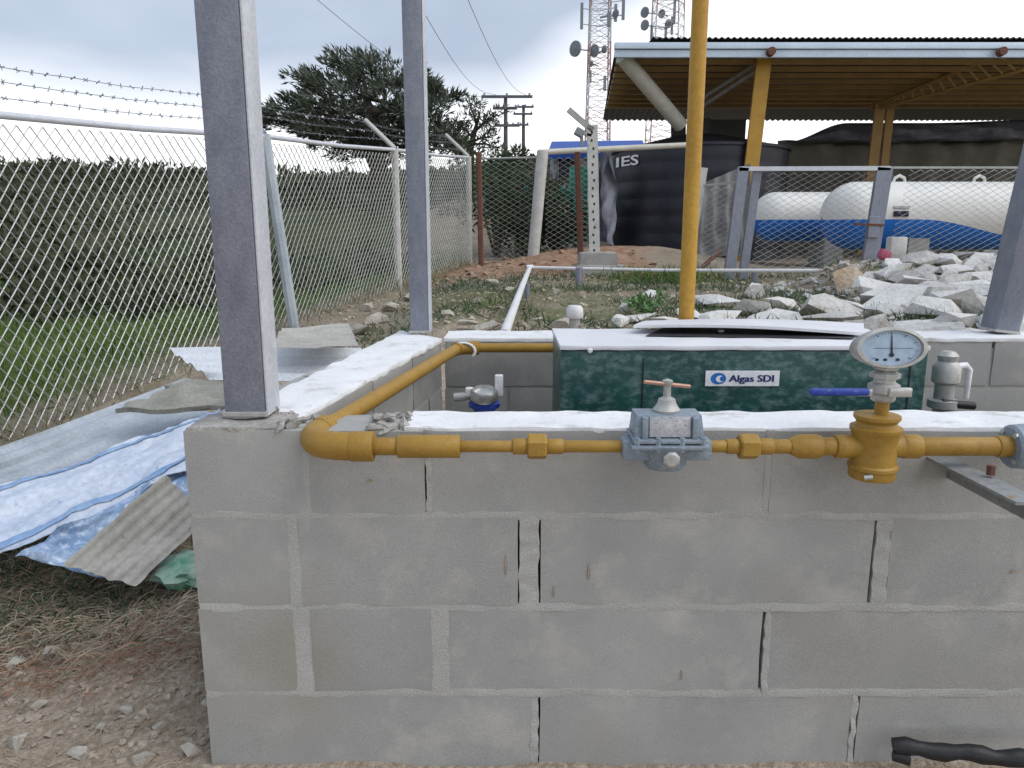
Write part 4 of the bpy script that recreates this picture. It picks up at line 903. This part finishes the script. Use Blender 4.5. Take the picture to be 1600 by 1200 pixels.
# ------------------------------------------------------------------ shed
sh = thing('open_shed', 'open shed with corrugated roof and orange purlins over the gas tanks', 'shed', P(1400, 400, 18))
YE, YR = 16.2, 25.0
zE = P(1200, 88, YE).z; zR = P(1200, 190, YR).z
xl0, xl1 = P(968, 90, YE).x, P(942, 190, YR).x; xr_ = 17.0
mb = MB()
c = (Vector((xl0-.1, YE-.1, zE+.18)), Vector((xr_, YE-.1, zE+.18)), Vector((xr_, YR, zR+.06)), Vector((xl1, YR, zR+.06)))
corr(mb, c, 80, .025, 8, .02, 0, 1); mb.build('roof_sheets', MT['roofk'], sh, 60)
for k in range(9):
    u = (k+.3)/12; y = YE+.4+(YR-YE-.6)*u; z = zE+(zR-zE)*(y-YE)/(YR-YE)+.02; xl = xl0+(xl1-xl0)*u
    mb = MB(); mb.box(((xl+xr_)/2, y, z), (xr_-xl, .14, .09)); mb.build('purlin', MT['purlin'], sh)
fz0, fz1 = P(1200, 91, YE-.12).z, P(1200, 69, YE-.12).z
def fasc(z0, z1, yy, th, m, name):
    mb = MB(); mb.box(((P(960, 80, yy).x+xr_)/2, yy, (z0+z1)/2), (xr_-P(960, 80, yy).x, th, z1-z0), bevel=.01); return mb.build(name, MT[m], sh, 30)
fasc(fz0, fz0+(fz1-fz0)*.52, YE-.16, .10, 'fascia', 'gutter'); fasc(fz0+(fz1-fz0)*.56, fz1, YE-.20, .16, 'fascia', 'gutter')
zk = P(1300, 57, YE+.3).z; mb = MB(); xk = P(1004, 62, YE+1.5).x
corr(mb, (Vector((xk, YE+.3, zk-.02)), Vector((xr_, YE+.3, zk-.02)), Vector((xr_, YE+4.5, zk+.05)), Vector((xk, YE+4.5, zk+.05))), 110, .016, 2, .02, 0, 1); mb.build('ridge_sheets', MT['roofk'], sh, 60)
pole('post', (P(1178, 262, YE+.2).x, YE+.2, .6), P(1196, 92, YE+.2), .16, 'ylight', sh, 12, 1.0) if False else None
def post2(pxb, pyb, pxt, pyt, y, w, m):
    a, b_ = P(pxb, pyb, y), P(pxt, pyt, y); a = a+(a-b_)*((a.z-.55)/(b_.z-a.z)); frame_bar(a, b_, w, 'post', m, sh)
post2(1174, 262, 1194, 92, YE+.3, .30, 'ylight'); post2(1364, 255, 1376, 160, 20, .25, 'purlin'); post2(1382, 255, 1392, 160, 20.2, .2, 'purlin')
post2(1060, 260, 1060, 185, 21.5, .40, 'roofk'); post2(1101, 215, 1103, 185, 21, .22, 'roofk')
MB().tube([P(972, 88, YE+.2), P(1064, 196, YE+1.2)], .16, 12).build('brace', MT['cream'], sh, 50)
for a, b_ in (((1192, 92), (1092, 158)), ((1200, 98), (1100, 165)), ((1560, 85), (1362, 166)), ((1600, 108), (1362, 172))):
    pa_, pb_ = P(*a, YE+.5), P(*b_, YE+4 if a[0] > 1300 else YE+2.5); MB().tube([pa_, pb_], .05, 6).build('truss_chord', MT['purlin'] if a[0] > 1300 else MT['wood'], sh, 40)
mb = MB()
for k in range(14):
    u = k/14; a = lerp(P(1560, 85, YE+.5), P(1362, 166, YE+4), u); b_ = lerp(P(1600, 108, YE+.5), P(1362, 172, YE+4), u+.04); mb.tube([a, b_], .03, 4)
mb.build('truss_web', MT['purlin'], sh)
for px in (1203, 1562):
    MB().lathe([(.001, 0), (.09, 0), (.08, .14), (.001, .14)], P(px, 82, YE-.3), (0, -1, 0), 12).build('gutter_outlet', MT['rust'], sh, 40)
mb = MB(); c8 = boxc(P(1108, 200, 22).x, P(1166, 200, 22).x, 22, 22.6, 1, P(1108, 186, 22).z); hexa(mb, c8, (2, 2, 2), 0, .02); mb.build('duct', MT['roofk'], sh)
mb = MB(); sheet(mb, (Vector((P(1215, 300, 21.5).x, 21.5, .7)), Vector((17.5, 21.5, .7)), P(1850, 212, 21.5), P(1215, 220, 21.5)), 60, 12, lambda u, v: .10*math.sin(u*70)*(.3+v), .02, .35, 6, 5, .02)
tag(mb.build('olive_tarp', MT['olive'], None, 70), 'olive tarpaulin wall hanging behind the gas tanks', 'tarp')
mb = MB(); n_ = 60; V = []
for k in range(n_+1):
    u = k/n_; px = 1228+u*600; top = 222-30*float(ss(0, .16, u))-8*float(ss(.35, .8, u)); bot = 222+2*math.sin(u*9)
    for j in range(7):
        w = j/6; p = P(px, top+(bot-top)*w, 21.2-.25*math.sin(w*math.pi)+.06*math.sin(w*22+u*30)); V.append(p)
mb.add(V, [(k*7+j, k*7+j+1, (k+1)*7+j+1, (k+1)*7+j) for k in range(n_) for j in range(6)])
o = mb.build('black_shade_cloth', MT['tarpk'], None, 70); md = o.modifiers.new('solid', 'SOLIDIFY'); md.thickness = .03
tag(o, 'rolled dark shade cloth tied along the top of the olive tarpaulin', 'cloth')

# ------------------------------------------------------------------ blue roofed hut, green net
hb = thing('blue_hut', 'small hut with a bright blue roof behind the pole fence', 'hut', P(920, 330, 31))
mb = MB(); a, b_ = P(856, 232, 31), P(1010, 232, 31)
mb.box(((a.x+b_.x)/2, 32.6, (P(900, 240, 31).z+.4)/2), (b_.x-a.x-.5, 3.0, P(900, 240, 31).z-.4)); mb.build('wall', MT['bwall'], hb)
mb = MB(); sheet(mb, (P(855, 240, 30.6), P(1012, 238, 30.6), P(1004, 219, 34.5), P(862, 221, 34.5)), 12, 4, None, .2); mb.build('roof', MT['bluer'], hb)
mb = MB(); mb.box(P(888, 262, 31.05), (.75, .12, .9)); mb.build('window', MT['ink'], hb)
mb = MB(); p0 = P(900, 400, 20)
mb.box(P(903, 320, 20), (.45, .5, 1.9), bevel=.05); tag(mb.build('green_drum', MT['netg'], None, 40), 'tall dark green drum standing behind the rusty bar', 'drum')
mb = MB(); sheet(mb, (P(758, 318, 19), P(892, 320, 19), P(892, 294, 19.2), P(758, 297, 19.2)), 30, 5, lambda u, v: .06*math.sin(u*30), .01, .25, 6, 4, .06)
tag(mb.build('green_net', MT['netg'], None, 60), 'strip of bright green netting along the top of the bushes', 'net')

# ------------------------------------------------------------------ foliage helpers
def cards(pos, dirs, length, width, rs=rng):
    """one pointed quad per leaf: numpy arrays"""
    n = len(pos); side = np.cross(dirs, rs.normal(size=(n, 3))); side /= np.linalg.norm(side, axis=1, keepdims=True)+1e-9
    l = length[:, None]; w = width[:, None]
    a = pos-side*w*.3; b_ = pos+dirs*l*.45-side*w*.5; c_ = pos+dirs*l; d_ = pos+dirs*l*.45+side*w*.5
    V = np.stack([a, b_, c_, d_], 1).reshape(-1, 3); Fq = np.arange(4*n).reshape(-1, 4); return V, Fq
def np_obj(name, V, Fq, mat, parent=None):
    me = bpy.data.meshes.new(name); n, k = Fq.shape
    me.vertices.add(len(V)); me.vertices.foreach_set('co', V.astype(np.float32).ravel())
    me.loops.add(n*k); me.loops.foreach_set('vertex_index', Fq.astype(np.int32).ravel())
    me.polygons.add(n); me.polygons.foreach_set('loop_start', np.arange(0, n*k, k, dtype=np.int32)); me.update(calc_edges=True); me.validate()
    return link(name, me, mat, parent)
def clump(c, rad, n, bias, ll, lw):
    d = rng.normal(size=(n, 3)); d /= np.linalg.norm(d, axis=1, keepdims=True); r_ = rng.random(n)**.45
    pos = np.array(c)+d*r_[:, None]*np.array(rad); dr = d*.7+np.array(bias)+rng.normal(size=(n, 3))*.35; dr /= np.linalg.norm(dr, axis=1, keepdims=True)
    return cards(pos, dr, ll*(.6+.8*rng.random(n)), lw*(.6+.8*rng.random(n)))
def foliage(name, clumps, mat, parent):
    Vs, Fs, o = [], [], 0
    for V, Fq in clumps: Vs.append(V); Fs.append(Fq+o); o += len(V)
    return np_obj(name, np.concatenate(Vs), np.concatenate(Fs), mat, parent)
# windswept cypress
YT = 30.0
tr_ = thing('cypress_tree', 'large dark windswept conifer standing beyond the fence', 'tree', (P(585, 300, YT).x, YT, ground_z(P(585, 300, YT).x, YT)))
base = Vector((P(590, 300, YT).x, YT, ground_z(P(590, 300, YT).x, YT)-.3)); top = P(570, 130, YT)
mb = MB(); mb.tube([base, lerp(base, top, .35)+Vector((.2, 0, 0)), lerp(base, top, .7), top], [.42, .34, .22, .06], 10); mb.build('trunk', MT['bark'], tr_, 60)
tips = [(520, 82, 0), (545, 95, .6), (575, 92, -.5), (600, 108, .3), (490, 108, .2), (470, 125, -.5), (452, 142, .5), (500, 135, .8), (535, 130, -.8), (565, 125, .8), (600, 135, -.6), (630, 120, .4), (655, 130, -.4), (675, 140, .5), (690, 135, 0), (700, 150, .2), (690, 165, -.6), (660, 165, .7), (625, 160, -.9), (590, 165, 1.0), (550, 165, -1), (510, 165, .9), (475, 165, -.7), (445, 168, .4), (425, 178, -.2), (415, 188, .3), (440, 192, .8), (470, 190, -1), (510, 195, .6), (550, 195, .9), (590, 195, -.8), (630, 190, .6), (665, 185, -.3), (680, 200, .5), (520, 218, -.5), (560, 222, .7), (600, 220, -.3), (640, 220, .5), (665, 230, -.4), (480, 212, .4), (450, 205, -.6), (530, 235, .4), (575, 240, -.4), (620, 240, .4), (655, 245, 0)]
cl = []; lm = MB()
for px, py, dy in tips:
    p = P(px, py, YT+dy*2.2); j = P(px*.55+580*.45+10, py*.5+190*.5+10, YT+dy*1.0)
    lm.tube([lerp(base, top, max(.25, min(.9, (p.z-base.z)/(top.z-base.z)-.2))), j, p], [.09, .06, .02], 5)
    dv = (p-j).normalized()
    for k in range(6):
        c_ = lerp(j, p, .45+.6*random.random())+Vector((random.gauss(0, .22), random.gauss(0, .5), random.gauss(0, .16)))
        s_ = random.uniform(.7, 1.25)
        cl.append(clump(c_, (.40*s_, .45*s_, .20*s_), 62, (dv.x*.9-.35, dv.y*.3, dv.z*.5+.45), .28, .062))
lm.build('limbs', MT['bark'], tr_, 60); foliage('crown', cl, MT['leafd'], tr_)
# thin windblown tree beside it
t2 = thing('sparse_tree', 'small sparse wind-bent tree next to the large conifer', 'tree', (P(738, 260, 27).x, 27, 1))
b0_ = P(738, 290, 27); mb = MB(); mb.tube([b0_-Vector((0, 0, 1)), P(735, 232, 27), P(742, 205, 27), P(750, 175, 27)], [.16, .13, .08, .03], 7); mb.build('trunk', MT['bark'], t2, 60)
mb = MB(); cl = []
for a, b_ in (((738, 215), (715, 195)), ((740, 208), (770, 188)), ((736, 225), (782, 232)), ((738, 222), (770, 215)), ((745, 195), (734, 168)), ((736, 228), (700, 222)), ((735, 232), (690, 205)), ((742, 205), (778, 178))):
    pa_, pb_ = P(*a, 27), P(*b_, 27+random.uniform(-.6, .6)); mb.tube([pa_, lerp(pa_, pb_, .5)+Vector((0, 0, .08)), pb_], [.05, .035, .015], 5)
    for k in range(6 if b_[0] < 765 else 4):
        cl.append(clump(lerp(pa_, pb_, .4+.7*random.random())+Vector((random.gauss(0, .12), random.gauss(0, .2), random.gauss(0, .1))), (.28, .3, .2), 34, (.3, 0, .4), .22, .05))
for k in range(14): cl.append(clump(P(random.uniform(672, 735), random.uniform(205, 245), 28), (.5, .5, .3), 60, (-.2, 0, .4), .25, .06))
mb.build('limbs', MT['bark'], t2, 60); foliage('crown', cl, MT['leafd'], t2)
# bushes behind the far fence
for k, (px, py, y, rx_, rz_, lab) in enumerate(((775, 335, 17.5, .8, .8, 'dark bush behind the far corner of the fence'), (815, 330, 18, .8, .9, 'dark bush under the bright green netting'), (868, 345, 18.5, .8, .9, 'dark bush between the pale pole and the rusty bar'), (772, 262, 24, 1.0, .8, 'dark leafy bush below the utility poles'))):
    c_ = P(px, py, y); bt = thing('bush', lab, 'bush', (c_.x, y, ground_z(c_.x, y)), None)
    mb = MB(); cl = []
    for j in range(16):
        q = c_+Vector((random.gauss(0, rx_*.45), random.gauss(0, .4), random.gauss(0, rz_*.42))); mb.tube([Vector((c_.x, y, ground_z(c_.x, y)-.1)), lerp(c_, q, .5), q], [.035, .025, .01], 4)
        cl.append(clump(q, (.38, .38, .32), 110, (0, 0, .35), .16, .06))
    mb.build('stems', MT['bark'], bt); foliage('foliage', cl, MT['leafh'], bt)
# weed plant by the slabs
wp = thing('weed_plant', 'leafy green weed growing among the white slabs', 'plant', P(1010, 498, 6.3))
mb = MB(); Vs = []
q0 = P(1010, 500, 6.3); cl = []
for k in range(9):
    q = q0+Vector((random.uniform(-.14, .14), random.uniform(-.1, .1), random.uniform(.08, .19))); mb.tube([q0, lerp(q0, q, .5)+Vector((0, 0, .03)), q], .005, 4, False); cl.append(clump(q, (.06, .06, .035), 16, (0, -.2, .2), .075, .032))
mb.build('stems', MT['weed'], wp); foliage('leaves', cl, MT['weed'], wp)
# ------------------------------------------------------------------ hillside shrubs (one mass)
cl = []
for k in range(4600):
    az = random.uniform(-.95, .35); d = 13.5+54*random.random()**1.15; x = math.sin(az)*d; y = math.cos(az)*d
    if noise.noise(Vector((x*.11, y*.11, 2))) < random.uniform(-.42, .15): continue
    if (FA+FB*min(y, 17))-x < 1.5 and d < 30: continue
    s = random.uniform(.3, 1.0)*(.35+.010*d)*(1.5 if d > 52 and random.random() < .3 else 1); cl.append(clump((x, y, ground_z(x, y)+.35*s), (.9*s, .9*s, .5*s), 34, (0, 0, .4), .42*s, .2*s))
stuff(foliage('hillside_scrub', cl, MT['leafs'], None), 'dark scrub covering the far hillside', 'scrub')

# ------------------------------------------------------------------ ground litter
def blades(n, xr, yr, keep, ln, wd, lean, mat, name, label, cat, lift=0.0):
    x = rng.uniform(*xr, n); y = rng.uniform(*yr, n); k = keep(x, y) > rng.random(n); x, y = x[k], y[k]; n = len(x)
    z = np.array([ground_z(a, b_) for a, b_ in zip(x, y)])+lift; d = rng.normal(size=(n, 3))*np.array([lean, lean, .25])+np.array([0, 0, 1-.85*min(1, lean/3)]); d[:, 2] = np.abs(d[:, 2])*(1 if lean < 2 else .25); d /= np.linalg.norm(d, axis=1, keepdims=True)
    V, Fq = cards(np.stack([x, y, z-.005], 1), d, ln*(.5+rng.random(n)), wd*(.6+.8*rng.random(n))); return stuff(np_obj(name, V, Fq, mat), label, cat)
def patch(s, a, seed):
    return lambda x, y: np.array([ss(-a, a, noise.noise(Vector((p*s, q*s, seed)))) for p, q in zip(x, y)])
fl = lambda x, y: ss(.05, .5, (FA+FB*np.minimum(y, 17))-x)
mp = patch(.8, .3, 9)
blades(60000, (-13, -1), (3.5, 22), lambda x, y: fl(x, y)*ss(20, 9, y)*(.25+.75*mp(x, y)), .20, .014, .5, MT['grass'], 'meadow_grass', 'green meadow grass on the slope beyond the fence', 'grass')
blades(14000, (-5, -.3), (3, 15), lambda x, y: np.exp(-(((FA+FB*y)-x)/.28)**2), .22, .009, .6, MT['grassd'], 'fence_grass', 'dry pale grass along the foot of the fence', 'grass')
pm = patch(.9, .25, 4)
blades(24000, (-1.6, 4.4), (5.5, 13), lambda x, y: pm(x, y)*ss(13, 10.5, y)*.8, .11, .010, .7, MT['sprig'], 'yard_grass', 'patchy green grass in the yard behind the enclosure', 'grass')
blades(15000, (-2.2, 5.0), (5, 13), lambda x, y: (1-pm(x, y))*.6, .10, .008, 1.2, MT['grassd'], 'yard_straw', 'dry grass litter in the yard behind the enclosure', 'straw')
blades(2600, (1.2, 3.2), (10.2, 12.2), lambda x, y: np.exp(-(((x-2.3)/.6)**2+((y-11)/.6)**2)), .22, .014, .6, MT['grass'], 'gate_weeds', 'green weeds tufted at the foot of the gate post', 'grass')
def strands(n, xr, yr, keep, ln, r, mat, name, label, cat):
    mb = MB(); x = rng.uniform(*xr, n); y = rng.uniform(*yr, n); k = keep(x, y) > rng.random(n)
    for a, b_ in zip(x[k], y[k]):
        an = random.gauss(.5, .7); l = ln*random.uniform(.4, 1.5); bend = random.gauss(0, .5); p = []; lift = random.random()**2*.035
        for j in range(4):
            u = j/3-.5; xx = a+math.cos(an+bend*u)*l*u; yy = b_+math.sin(an+bend*u)*l*u
            if xx > XL-.01 and yy > YF0-.02: xx = XL-.012
            p.append((xx, yy, ground_z(xx, yy)+.004+lift*(1-u*u*3)+random.random()*.006))
        mb.tube(p, r*random.uniform(.6, 1.4), 3, False)
    return stuff(mb.build(name, mat), label, cat)
box_l = ((-2.6, -.72), (1.45, 3.1))
strands(9000, *box_l, lambda x, y: .95*ss(1.9, 2.3, y)+.22, .075, .0012, MT['straw'], 'dry_straw', 'tangled grey straw on the ground below the scrap heap', 'straw')
strands(1900, *box_l, lambda x, y: .7*ss(2.0, 2.3, y)*ss(3.0, 2.5, y)+.06, .085, .0014, MT['straww'], 'pale_straw', 'pale dry stalks scattered on the ground beside the wall', 'straw')
strands(3600, *box_l, lambda x, y: np.exp(-((y-2.14-.10*(x+1.3))/.15)**2), .08, .0017, MT['twig'], 'red_twigs', 'reddish brown twigs in a band beside the block wall', 'twigs')
blades(6500, (-2.6, -1.15), (2.1, 3.1), lambda x, y: ss(-1.1, -1.6, x)*ss(2.1, 2.4, y), .055, .006, .9, MT['sprig'], 'low_weeds', 'low dark green weeds under the scrap heap', 'weeds')
# grit: many tiny stones, one mass
mb = MB(); gr_ = [rock_mesh('grit', 1, 1, .7, 700+k, 9) for k in range(6)]
tmpl = [([tuple(v.co) for v in m.vertices], [tuple(f.vertices) for f in m.polygons]) for m in gr_]
def scatter(n, xr, yr, keep, smin, smax):
    for _ in range(n):
        x, y = random.uniform(*xr), random.uniform(*yr)
        if random.random() > keep(x, y): continue
        s = smin+(smax-smin)*random.random()**3; v, f = random.choice(tmpl); an = random.random()*6.3; ca_, sa = math.cos(an), math.sin(an); z = ground_z(x, y)+.2*s
        mb.add([(x+s*(a*ca_-b_*sa), y+s*(a*sa+b_*ca_), z+s*c_) for a, b_, c_ in v], f)
scatter(3400, (-2.3, -.74), (1.4, 2.5), lambda x, y: .06+float(ss(2.35, 2.0, y)), .003, .020)
scatter(500, (-.74, 2.0), (1.2, 1.64), lambda x, y: 1, .004, .014)
scatter(2600, (-2.2, 5.0), (4.2, 12.5), lambda x, y: .8, .012, .055)
stuff(mb.build('grit', MT['grit']), 'loose pale grit and pebbles on the bare ground', 'gravel')
mb = MB(); scatter(900, (2.6, 6.5), (5.8, 10), lambda x, y: float(ss(2.6, 3.4, x+.25*(8-y)*0)), .02, .10); stuff(mb.build('rock_fragments', MT['rock']), 'small broken rock fragments filling the gaps of the heap', 'rubble')
mb = MB(); scatter(420, (-1.6, 2.6), (11.2, 14.8), lambda x, y: 1, .02, .09); stuff(mb.build('red_rubble', MT['brickr']), 'reddish soil clods along the far fence', 'rubble')

# ------------------------------------------------------------------ utility poles and wires
def upole(px, pyt, y, arms, label, r=.17):
    t_ = P(px, pyt, y); u = thing('utility_pole', label, 'pole', (t_.x, y, ground_z(t_.x, y)), None)
    MB().tube([(t_.x, y, ground_z(t_.x, y)-.5), t_], [r*1.2, r*.8], 10).build('mast', MT['pole'], u, 50)
    for x0, x1, py in arms:
        mb = MB(); a, b_ = P(x0, py, y-.2), P(x1, py, y-.2); bar(mb, a, b_, .16, .2, Vector((0, 0, 1)), Vector((0, 1, 0))); mb.build('crossarm', MT['pole'], u)
        for w in (.06, .5, .94):
            q = lerp(a, b_, w); MB().lathe([(.001, 0), (.09, 0), (.12, .1), (.07, .16), (.1, .24), (.001, .26)], q, (0, 0, 1), 8).build('insulator', MT['towd'], u, 40)
    return u
upole(790, 150, 62, ((752, 832, 151), (770, 808, 169), (774, 812, 196)), 'concrete utility pole with three crossarms above the bushes')
upole(818, 164, 85, ((808, 834, 167), (802, 832, 178), (800, 826, 195)), 'more distant utility pole with short crossarms', .2)
for k, (a, ya, b_, yb) in enumerate((((470, -22), 30, (762, 152), 62), ((640, -20), 30, (775, 148), 62), ((722, -22), 34, (826, 150), 62))):
    pa_, pb_ = P(*a, ya), P(*b_, yb); mb = MB(); mb.tube([lerp(pa_, pb_, u)-Vector((0, 0, 1.1*math.sin(math.pi*u))) for u in np.linspace(0, 1, 20)], .014, 4, False)
    tag(mb.build('power_line', MT['pole']), 'thin power line running down to the utility pole', 'power line', 'power lines')
# ------------------------------------------------------------------ telecom towers
def tower(px, wpx0, wpx1, y, label, seed, top_py, gear):
    b_ = P(px, 330, y); zb_ = ground_z(b_.x, y); ztop_ = P(px, top_py, y).z; rs = random.Random(seed)
    tw = thing('telecom_tower', label, 'tower', (b_.x, y, zb_), None); s = y*CP/F
    w0, w1 = wpx0*s/2, wpx1*s/2; H_ = ztop_-zb_; n = 26
    def cor(k, u): w = w0+(w1-w0)*u; return Vector((b_.x+(w if k in (1, 2) else -w), y+(w if k in (2, 3) else -w), zb_+H_*u))
    for k in range(4):
        for part in range(8):
            MB().tube([cor(k, part/8), cor(k, (part+1)/8)], .075, 6, False).build('leg', MT['towr'] if part % 2 else MT['toww'], tw)
    for par in (0, 1):
        mb = MB()
        for i in range(n):
            if int(i/n*8) % 2 != par: continue
            u0, u1 = i/n, (i+1)/n
            for k in range(4):
                k2 = (k+1) % 4; mb.tube([cor(k, u0), cor(k2, u1)], .028, 4, False); mb.tube([cor(k2, u0), cor(k, u1)], .028, 4, False); mb.tube([cor(k, u1), cor(k2, u1)], .028, 4, False)
        stuff(mb.build('bracing', MT['towr'] if par else MT['toww'], tw))
    for kind, gx_, gy_, sz in gear:
        q = P(gx_, gy_, y-1.0)
        if kind == 'd': MB().lathe([(.001, 0), (sz*.6, .1), (sz, .35*sz), (sz, .6*sz), (.001, .75*sz)], q, (-.7, -.6, 0), 16).build('dish', MT['towd'], tw, 40); mb = MB(); mb.tube([q, Vector((b_.x, y, q.z))], .06, 4); mb.build('dish_mount', MT['towd'], tw)
        else:
            mb = MB(); mb.box(q, (.28, .2, sz)); mb.build('panel_antenna', MT['towd'], tw)
            for dz in (-.3, .3): MB().tube([q+Vector((0, 0, dz*sz)), Vector((b_.x, y, q.z+dz*sz))], .05, 4).build('antenna_mount', MT['toww'], tw)
tower(931, 36, 24, 80, 'red and white lattice telecom tower left of the shed roof', 3, -160, [('d', 903, 77, .75), ('d', 932, 80, .6), ('d', 946, 78, .35), ('p', 974, 12, 2.2), ('p', 962, 20, 1.6), ('p', 909, 25, 2.4), ('p', 951, 30, 1.4), ('d', 964, 22, .4), ('p', 922, 120, 1.2), ('p', 945, 130, 1.4), ('d', 925, 100, .3)])
tower(1032, 50, 34, 96, 'second lattice telecom tower rising behind the shed roof', 5, -150, [('d', 1010, 20, .6), ('d', 1010, 40, .6), ('p', 1054, 16, 3.0), ('p', 1050, 40, 2.0), ('p', 1018, 50, 1.6), ('d', 1036, 22, .5), ('p', 1040, 55, 1.8), ('d', 1046, 38, .5)])
